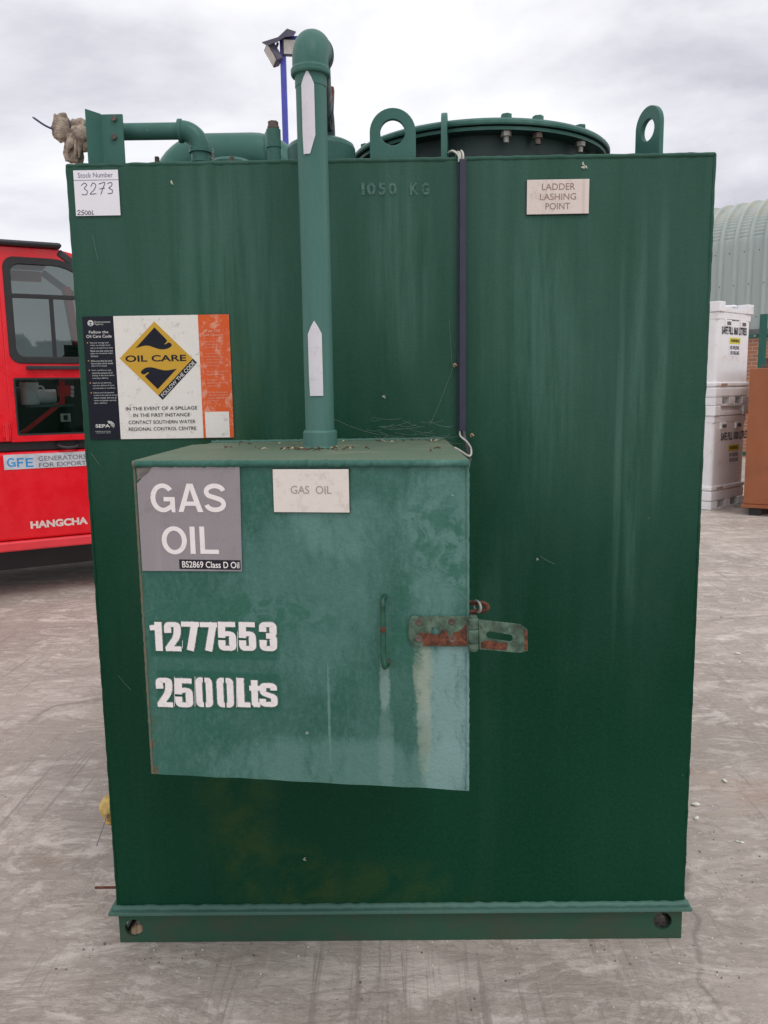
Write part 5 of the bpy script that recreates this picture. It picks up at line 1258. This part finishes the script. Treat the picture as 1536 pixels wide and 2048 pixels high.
b.add([pw(u, v, -0.25) for u, v in [(524, 84), (556, 74), (574, 57), (592, 63)]]+[pw(u, v+2, 0.25) for u, v in [(524, 84), (556, 74), (574, 57), (592, 63)]]+
      [pw(u, v+3, -0.25) for u, v in [(536, 88), (560, 77), (570, 71), (586, 69)]]+[pw(u, v+5, 0.25) for u, v in [(536, 88), (560, 77), (570, 71), (586, 69)]],
      [(0, 1, 5, 4), (1, 2, 6, 5), (2, 3, 7, 6), (8, 12, 13, 9), (9, 13, 14, 10), (10, 14, 15, 11), (0, 8, 9, 1), (1, 9, 10, 2), (2, 10, 11, 3), (4, 5, 13, 12), (5, 6, 14, 13), (6, 7, 15, 14), (0, 4, 12, 8), (3, 11, 15, 7)])
b.build('hood', M_LAMPB, pole)
def flood(cu, cv, rot, label, w_=0.42, h_=0.34):
    c = pw(cu, cv, -0.05); M_ = Matrix.Translation(c) @ rot
    b = MB(); b.box(-w_/2, w_/2, -0.05, 0.09, -h_/2, h_/2, 0, M_, bev=0.02); f = b.build('floodlight', M_LAMPB, pole, label)
    b = MB(); b.box(-w_/2+0.03, w_/2-0.03, -0.058, -0.051, -h_/2+0.03, h_/2-0.03, 0, M_); b.build('lens', M_LAMPG, f)
    b = MB(); b.bar(M_ @ Vector((0, 0.09, 0.05)), pw(566 if cu > 560 else 556, 86), 0.05, 0.04); b.build('bracket', M_LAMPB, f)
flood(545, 109, Matrix.Rotation(radians(-30), 4, 'Y') @ Matrix.Rotation(radians(-62), 4, 'Z'), 'floodlight turned to the left', 0.28, 0.38)
flood(582, 95, Matrix.Rotation(radians(8), 4, 'Z') @ Matrix.Rotation(radians(12), 4, 'X'), 'floodlight facing forward', 0.34, 0.30)

# ------------------------------------------------------------------ white fuel cubes, stacked
M_CUBE = plain('cube_white', (0.80, 0.79, 0.80), 0.45, 0, 0.05, 3, dirt=(0.46, 0.38, 0.29), dirt_amt=0.6)
M_CUBEIN = plain('pocket_dark', (0.12, 0.12, 0.12), 0.7)
M_SIGNY = plain('warning_yellow', (0.72, 0.62, 0.03), 0.5)
cang2 = radians(41); co_ = atZ(1421, 1021, 0); co_ = Vector((co_.x, co_.y, 0))
Q = Plane(co_, cang2)
ztopc = Q.st(1427, 600)[1]; zmid = Q.st(1425, 812)[1]; print('cube', co_, ztopc, zmid, Q.st(1503, 700))
CWD = Q.st(1503, 700)[0]
def cube(z0, h, cap, label, words, seed):
    t = thing('fuel_cube', label, 'fuel container', (co_.x, co_.y, z0), cang2, 'stacked white fuel containers')
    wd, dp = CWD, 1.0
    b = MB()
    bz = 0.20*h
    b.box(0.02, wd-0.02, 0.02, dp-0.02, bz, h-0.115, 0, bev=0.045, seg=3)
    b.box(0.004, wd-0.004, 0.004, dp-0.004, 0.085*h, bz-0.012, 0, bev=0.02)
    # chamfered shoulder and waist
    b.box(0.0, wd, 0.0, dp, bz-0.01, bz+0.045, 0, bev=0.016)
    b.box(0.015, wd-0.015, 0.015, dp-0.015, h-0.16, h-0.07, 0, bev=0.015)
    body = b.build('body', M_CUBE, t)
    b = MB()
    # foot frame with fork pockets
    for x0, x1 in ((0, 0.16), (wd*0.5-0.06, wd*0.5+0.06), (wd-0.16, wd)):
        b.box(x0, x1, 0.0, 0.02, 0.005, 0.084*h, 0); b.box(x0, x0+0.015, 0.021, dp-0.021, 0.005, 0.084*h, 0)
    for y0, y1 in ((0.021, 0.16), (dp-0.16, dp)): b.box(0.0, 0.015, y0, y1, 0.005, 0.084*h, 0) if False else None
    b.box(0.0, wd, dp-0.02, dp, 0.005, 0.084*h, 0)
    b.box(-0.001, 0.012, 0.022, dp-0.022, 0.012, 0.083*h, 0)
    b.box(0.02, wd-0.02, 0.0, 0.03, 0.0, 0.02, 0)
    b.build('foot_frame', M_CUBE, t)
    b = MB()
    for x0, y0 in ((0, 0), (wd-0.13, 0), (0, dp-0.13), (wd-0.13, dp-0.13)):
        b = MB(); b.box(x0-0.004, x0+0.134, y0-0.004, y0+0.134, h-0.07, h+0.045, 0, bev=0.008); b.build('corner_post', M_CUBE, t)
    b = MB(); b.box(0.10, wd-0.10, 0.008, 0.03, h-0.068, h-0.02, 0, bev=0.004)
    if not cap: b.box(0.05, wd-0.05, 0.032, dp-0.05, h-0.075, h+0.03, 0)
    b.build('top_rail', M_CUBE, t)
    b = MB()
    for x0 in (0.17, wd-0.29):
        b = MB(); b.box(x0, x0+0.15, 0.002, 0.026, h-0.235, h-0.155, 0, bev=0.008); b.box(x0+0.03, x0+0.12, -0.001, 0.004, h-0.215, h-0.175, 1); b.build('lifting_pocket', [M_CUBE, M_CUBEIN], t)
    b = MB(); sg = MB(); tw = MB(); Lf_ = LM
    for txt, x0, x1, z0_, z1_, mi, off in words:
        if mi == 'Y': sg.shape([rect(x0, x1, z0_, z1_)], 0.001, 1, Lf_, z0=-0.0185); continue
        if mi == 'W': sg.shape([rect(x0, x1, z0_, z1_)], 0.001, 2, Lf_, z0=-0.019); continue
        (tw if txt == 'shindaiwa' else b if mi == 'T' else sg).text(txt, x0, x1, z0_, z1_, 0, Lf_, z0=-0.0165, th=0.0005, offset=off)
    b.build('lettering', M_INK, t)
    if tw.v: tw.build('maker_lettering', M_INK, t)
    sg.build('warning_label', [M_INK, M_SIGNY, M_WHITEPL], t)
    b = MB(); b.box(0.12, 0.26, -0.008, 0.0, bz+0.005, bz+0.03, 0, bev=0.003); b.build('rusty_latch', plain('rust_stain_white' + str(seed), (0.42, 0.26, 0.17), 0.7, 0, 0.4, 60), t)
    if cap:
        b = MB()
        b.tube(smooth([(0.22, 0.2, h-0.05), (0.35, 0.18, h+0.0), (0.55, 0.15, h+0.02), (0.75, 0.3, h-0.03)], 6), 0.018, 10); b.tube(smooth([(0.5, 0.35, h-0.06), (0.62, 0.2, h+0.03), (0.74, 0.16, h+0.02), (0.8, 0.3, h-0.06)], 6), 0.016, 10)
        b.build('coiled_hose', M_WHITEPL, t)
    return t
def Qz(x, y): # local coords from enlarged view 5
    s_, z = Q.st(1360+x*176/501, 360+y*720/2048); return s_, z
def words(z0, top_word, main, yoff):
    L_ = []
    def add(txt, xa, ya, xb, yb, mi='T', off=0.03):
        a = Qz(xa, (ya+yb)/2); b = Qz(xb, (ya+yb)/2); c = Qz((xa+xb)/2, ya); d = Qz((xa+xb)/2, yb)
        L_.append((txt, a[0], b[0], d[1]-z0, c[1]-z0, mi, off))
    if top_word: add(top_word, 277, 772, 343, 800, off=0.03)
    return L_, add
Lw, add = words(zmid, 'shindaiwa', '', 0)
add('SAFE FILL 860 LITRES', 247, 836, 388, 880, off=0.025); add('', 291, 897, 352, 932, 'Y'); add('', 288, 936, 350, 1003, 'W'); add('WARNING', 296, 905, 347, 924, 'S', off=0.03); add('NO WELDING', 294, 943, 345, 964, 'S', 0.02); add('OR DRILLING', 294, 973, 345, 994, 'S', 0.02)
cube(zmid, ztopc-zmid-0.045, True, 'upper white fuel container of the stack, reading SAFE FILL 860 LITRES', Lw, 1)
Lw, add = words(0, None, '', 0)
add('SAFE FILL 1000 LITRES', 241, 1432, 388, 1476, off=0.025); add('', 284, 1505, 343, 1540, 'Y'); add('', 281, 1544, 341, 1612, 'W'); add('WARNING', 289, 1512, 338, 1532, 'S', off=0.03); add('NO WELDING', 287, 1551, 336, 1572, 'S', 0.02); add('OR DRILLING', 287, 1580, 336, 1602, 'S', 0.02)
cube(0.0, zmid-0.047, False, 'lower white fuel container of the stack, reading SAFE FILL 1000 LITRES', Lw, 2)

# ------------------------------------------------------------------ brown steel tank
M_BROWN = plain('brown_paint', (0.30, 0.095, 0.035), 0.45, 0, 0.1, 3, dirt=(0.16, 0.07, 0.04), dirt_amt=0.6)
bo = atZ(1512, 1030, 0); ang3 = radians(-28); 
bo = Vector((bo.x-0.14, bo.y, 0)); Bp = Plane(bo, ang3)
zt3 = Bp.st(1500, 737)[1]; zb3 = Bp.st(1490, 1015)[1]; xl3 = Bp.st(1492, 900)[0]; print('brown', bo, zt3, zb3, xl3)
bt_ = thing('brown_tank', 'rust brown painted steel tank at the right edge in front of the white containers', 'steel tank', bo, ang3)
b = MB(); b.box(xl3, xl3+1.9, 0.0, 1.1, zb3+0.04, zt3, 0, bev=0.008); b.box(xl3-0.02, xl3+1.92, -0.02, 1.12, zb3, zb3+0.038, 0, bev=0.004); b.build('body', M_BROWN, bt_)
for x_ in (0.06, 1.6):
    for y_ in (0.06, 0.95):
        b = MB(); b.box(xl3+x_, xl3+x_+0.13, y_-0.04, y_+0.09, 0.0, zb3-0.001, 0, bev=0.005); b.build('foot_block', M_RUBBER, bt_)
b = MB(); b.box(xl3+0.10, xl3+0.5, 0.15, 0.45, zt3+0.001, zt3+0.04, 0, bev=0.006); b.lathe((xl3+0.18, 0.3, zt3+0.04), [(0.05, 0), (0.05, 0.06), (0.06, 0.06), (0.06, 0.08), (0, 0.085)], 20); b.build('filler_hatch', M_BROWNBOLT, bt_)

# ------------------------------------------------------------------ industrial building behind
def clad_mat():
    k = NT('grey_cladding'); st = k.noise(3, 5, 0.6, 0.1, k.map((1, 1, 0.08))); c = k.mix(k.ramp(st, 0.35, 0.7), (0.34, 0.40, 0.385), (0.43, 0.48, 0.46))
    X, Y, Z = k.xyz(); moss = k.noise(5, 6, 0.7, 0.4); f = k.mul(k.ramp(Z, 4.3, 5.2), k.ramp(moss, 0.35, 0.65))
    c = k.mix(k.mul(f, 0.75), c, (0.46, 0.445, 0.36)); k.col(c); k.rough(0.5); return k.m
def brick_mat():
    k = NT('orange_brick'); br = k.n('ShaderNodeTexBrick'); k.link(k.map((1, 1, 1), (radians(90), 0, 0)), br.inputs['Vector'])
    br.inputs['Scale'].default_value = 1; br.inputs['Brick Width'].default_value = 0.225; br.inputs['Row Height'].default_value = 0.075; br.inputs['Mortar Size'].default_value = 0.006
    br.inputs['Color1'].default_value = (0.42, 0.17, 0.09, 1); br.inputs['Color2'].default_value = (0.34, 0.15, 0.085, 1); br.inputs['Mortar'].default_value = (0.42, 0.38, 0.33, 1)
    k.col(br.outputs['Color']); k.rough(0.85); return k.m
ang4 = radians(-47)
def ray_depth(u, v, D): d = ray(u, v); return CAM_LOC+d*(D/d.y)
bo4 = ray_depth(1480, 500, 17.0); bo4 = Vector((bo4.x, bo4.y, 0)); Bw = Plane(bo4, ang4)
zeave = Bw.st(1480, 392)[1]; zcl = Bw.st(1520, 661)[1]; print('bldg', bo4, zeave, zcl, Bw.st(1430, 500), Bw.st(1536, 500))
bl_ = thing('warehouse', 'grey ribbed metal clad warehouse with curved eaves on brick base at right', 'building', bo4, ang4)
x0b, x1b = -9.0, 4.0
pitch = (Bw.st(1527, 480)[0]-Bw.st(1497, 480)[0]); pitch = max(0.3, min(0.8, pitch)); print('rib pitch', pitch)
Re = 1.0
prof = []
nper = 8
xs = []
x = x0b
while x < x1b:
    for dx, dd in ((0.0, 0.0), (0.60, 0.0), (0.66, 0.05), (0.86, 0.05), (0.92, 0.0)): xs.append((x+dx*pitch, dd))
    x += pitch
rows = [(0.0, zcl, 0.0), (0.0, zeave-Re, 0.0)]
pathr = [(0.0, zcl), (0.0, (zcl+zeave-Re)/2), (0.0, zeave-Re)]
V = []; R_n = 0
for z in (zcl, zeave-Re): 
    V += [(x_, -d_*1.0, z) for x_, d_ in xs]; R_n += 1
for i in range(1, 41):
    t = i/40*pi/2*0.97; cr = (0.012 if (i % 2 and 3 < i < 34) else 0.0)
    for x_, d_ in xs:
        rr_ = Re+d_-(cr if d_ == 0 else 0); V.append((x_, Re-rr_*cos(t), zeave-Re+rr_*sin(t)))
    R_n += 1
for x_, d_ in xs: V.append((x_, 14.0, zeave+1.2+d_))
R_n += 1
n = len(xs); b = MB(); b.add(V, [(r*n+i, r*n+i+1, (r+1)*n+i+1, (r+1)*n+i) for r in range(R_n-1) for i in range(n-1)], 0)
b.build('cladding', clad_mat(), bl_)
b = MB(); b.box(x0b, x1b, 0.03, 0.25, 0, zcl-0.02, 0); b.build('brick_base', brick_mat(), bl_)
b = MB(); b.box(x0b, x1b, -0.09, 0.06, zcl-0.10, zcl+0.03, 0, bev=0.01); b.build('flashing', plain('flashing_grey', (0.10, 0.11, 0.11), 0.5), bl_)
b = MB()
for r_ in range(6):
    zz = zeave-Re-0.1-r_*0.65
    for j in range(int((x1b-x0b)/pitch)):
        if zz > zcl: b.lathe((x0b+j*pitch+(0.3 if r_ % 2 == 0 else 0.76)*pitch, (-0.001 if r_ % 2 == 0 else -0.051), zz), [(0.012, 0), (0.008, 0.008), (0, 0.009)], 8, axis=(0, -1, 0))
b.build('cladding_screws', M_LAMPB, bl_)['kind'] = 'stuff'
# end wall so that the building is closed
b = MB(); b.add([(x1b-0.01, 0.03, 0), (x1b-0.01, 14, 0), (x1b-0.01, 14, zeave+1.15), (x1b-0.01, 1.0, zeave-0.05), (x1b-0.01, 0.03, zeave-Re)], [(0, 1, 2, 3, 4)]); b.add([(x0b+0.01, 0.03, 0), (x0b+0.01, 14, 0), (x0b+0.01, 14, zeave+1.15), (x0b+0.01, 1.0, zeave-0.05), (x0b+0.01, 0.03, zeave-Re)], [(4, 3, 2, 1, 0)]); b.build('end_wall', plain('end_wall_grey', (0.22, 0.26, 0.25), 0.6), bl_)

# ------------------------------------------------------------------ palisade fence
M_FEN = plain('fence_green', (0.010, 0.10, 0.075), 0.45, 0, 0.15, 5)
fo5 = ray_depth(1524, 700, 12.9); fo5 = Vector((fo5.x, fo5.y, 0)); ang5 = radians(-30); Fp = Plane(fo5, ang5)
zt5 = Fp.st(1524, 628)[1]; zr5 = Fp.st(1524, 671)[1]; print('fence', fo5, zt5, zr5)
fe = thing('palisade_fence', 'dark green steel fence with rail and posts behind the white containers', 'fence', fo5, ang5)
b = MB(); b.box(-2.2, 3.0, 0.06, 0.10, zr5-0.03, zr5+0.03, 0); b.box(-2.2, 3.0, 0.06, 0.10, 0.35, 0.41, 0); b.build('rail', M_FEN, fe)
for i in range(-8, 11):
    x_ = i*0.27
    if i in (-8, 0, 10):
        b = MB(); b.box(x_-0.055, x_+0.055, 0.0, 0.058, 0, zt5, 0, bev=0.004); b.build('post', M_FEN, fe)
for x_ in (-0.42, -0.84, -1.3, 0.9, 1.8):
    b = MB(); b.box(x_-0.03, x_+0.03, 0.02, 0.058, 0.1, zt5-0.18, 0, bev=0.003); b.build('pale', M_FEN, fe)
for x_ in (-0.12, 0.10):
    b = MB(); b.lathe((x_, 0.06, zr5), [(0.022, 0), (0.016, 0.014), (0, 0.016)], 10, axis=(0, -1, 0)); b.build('rail_bolt', M_GALV, fe)
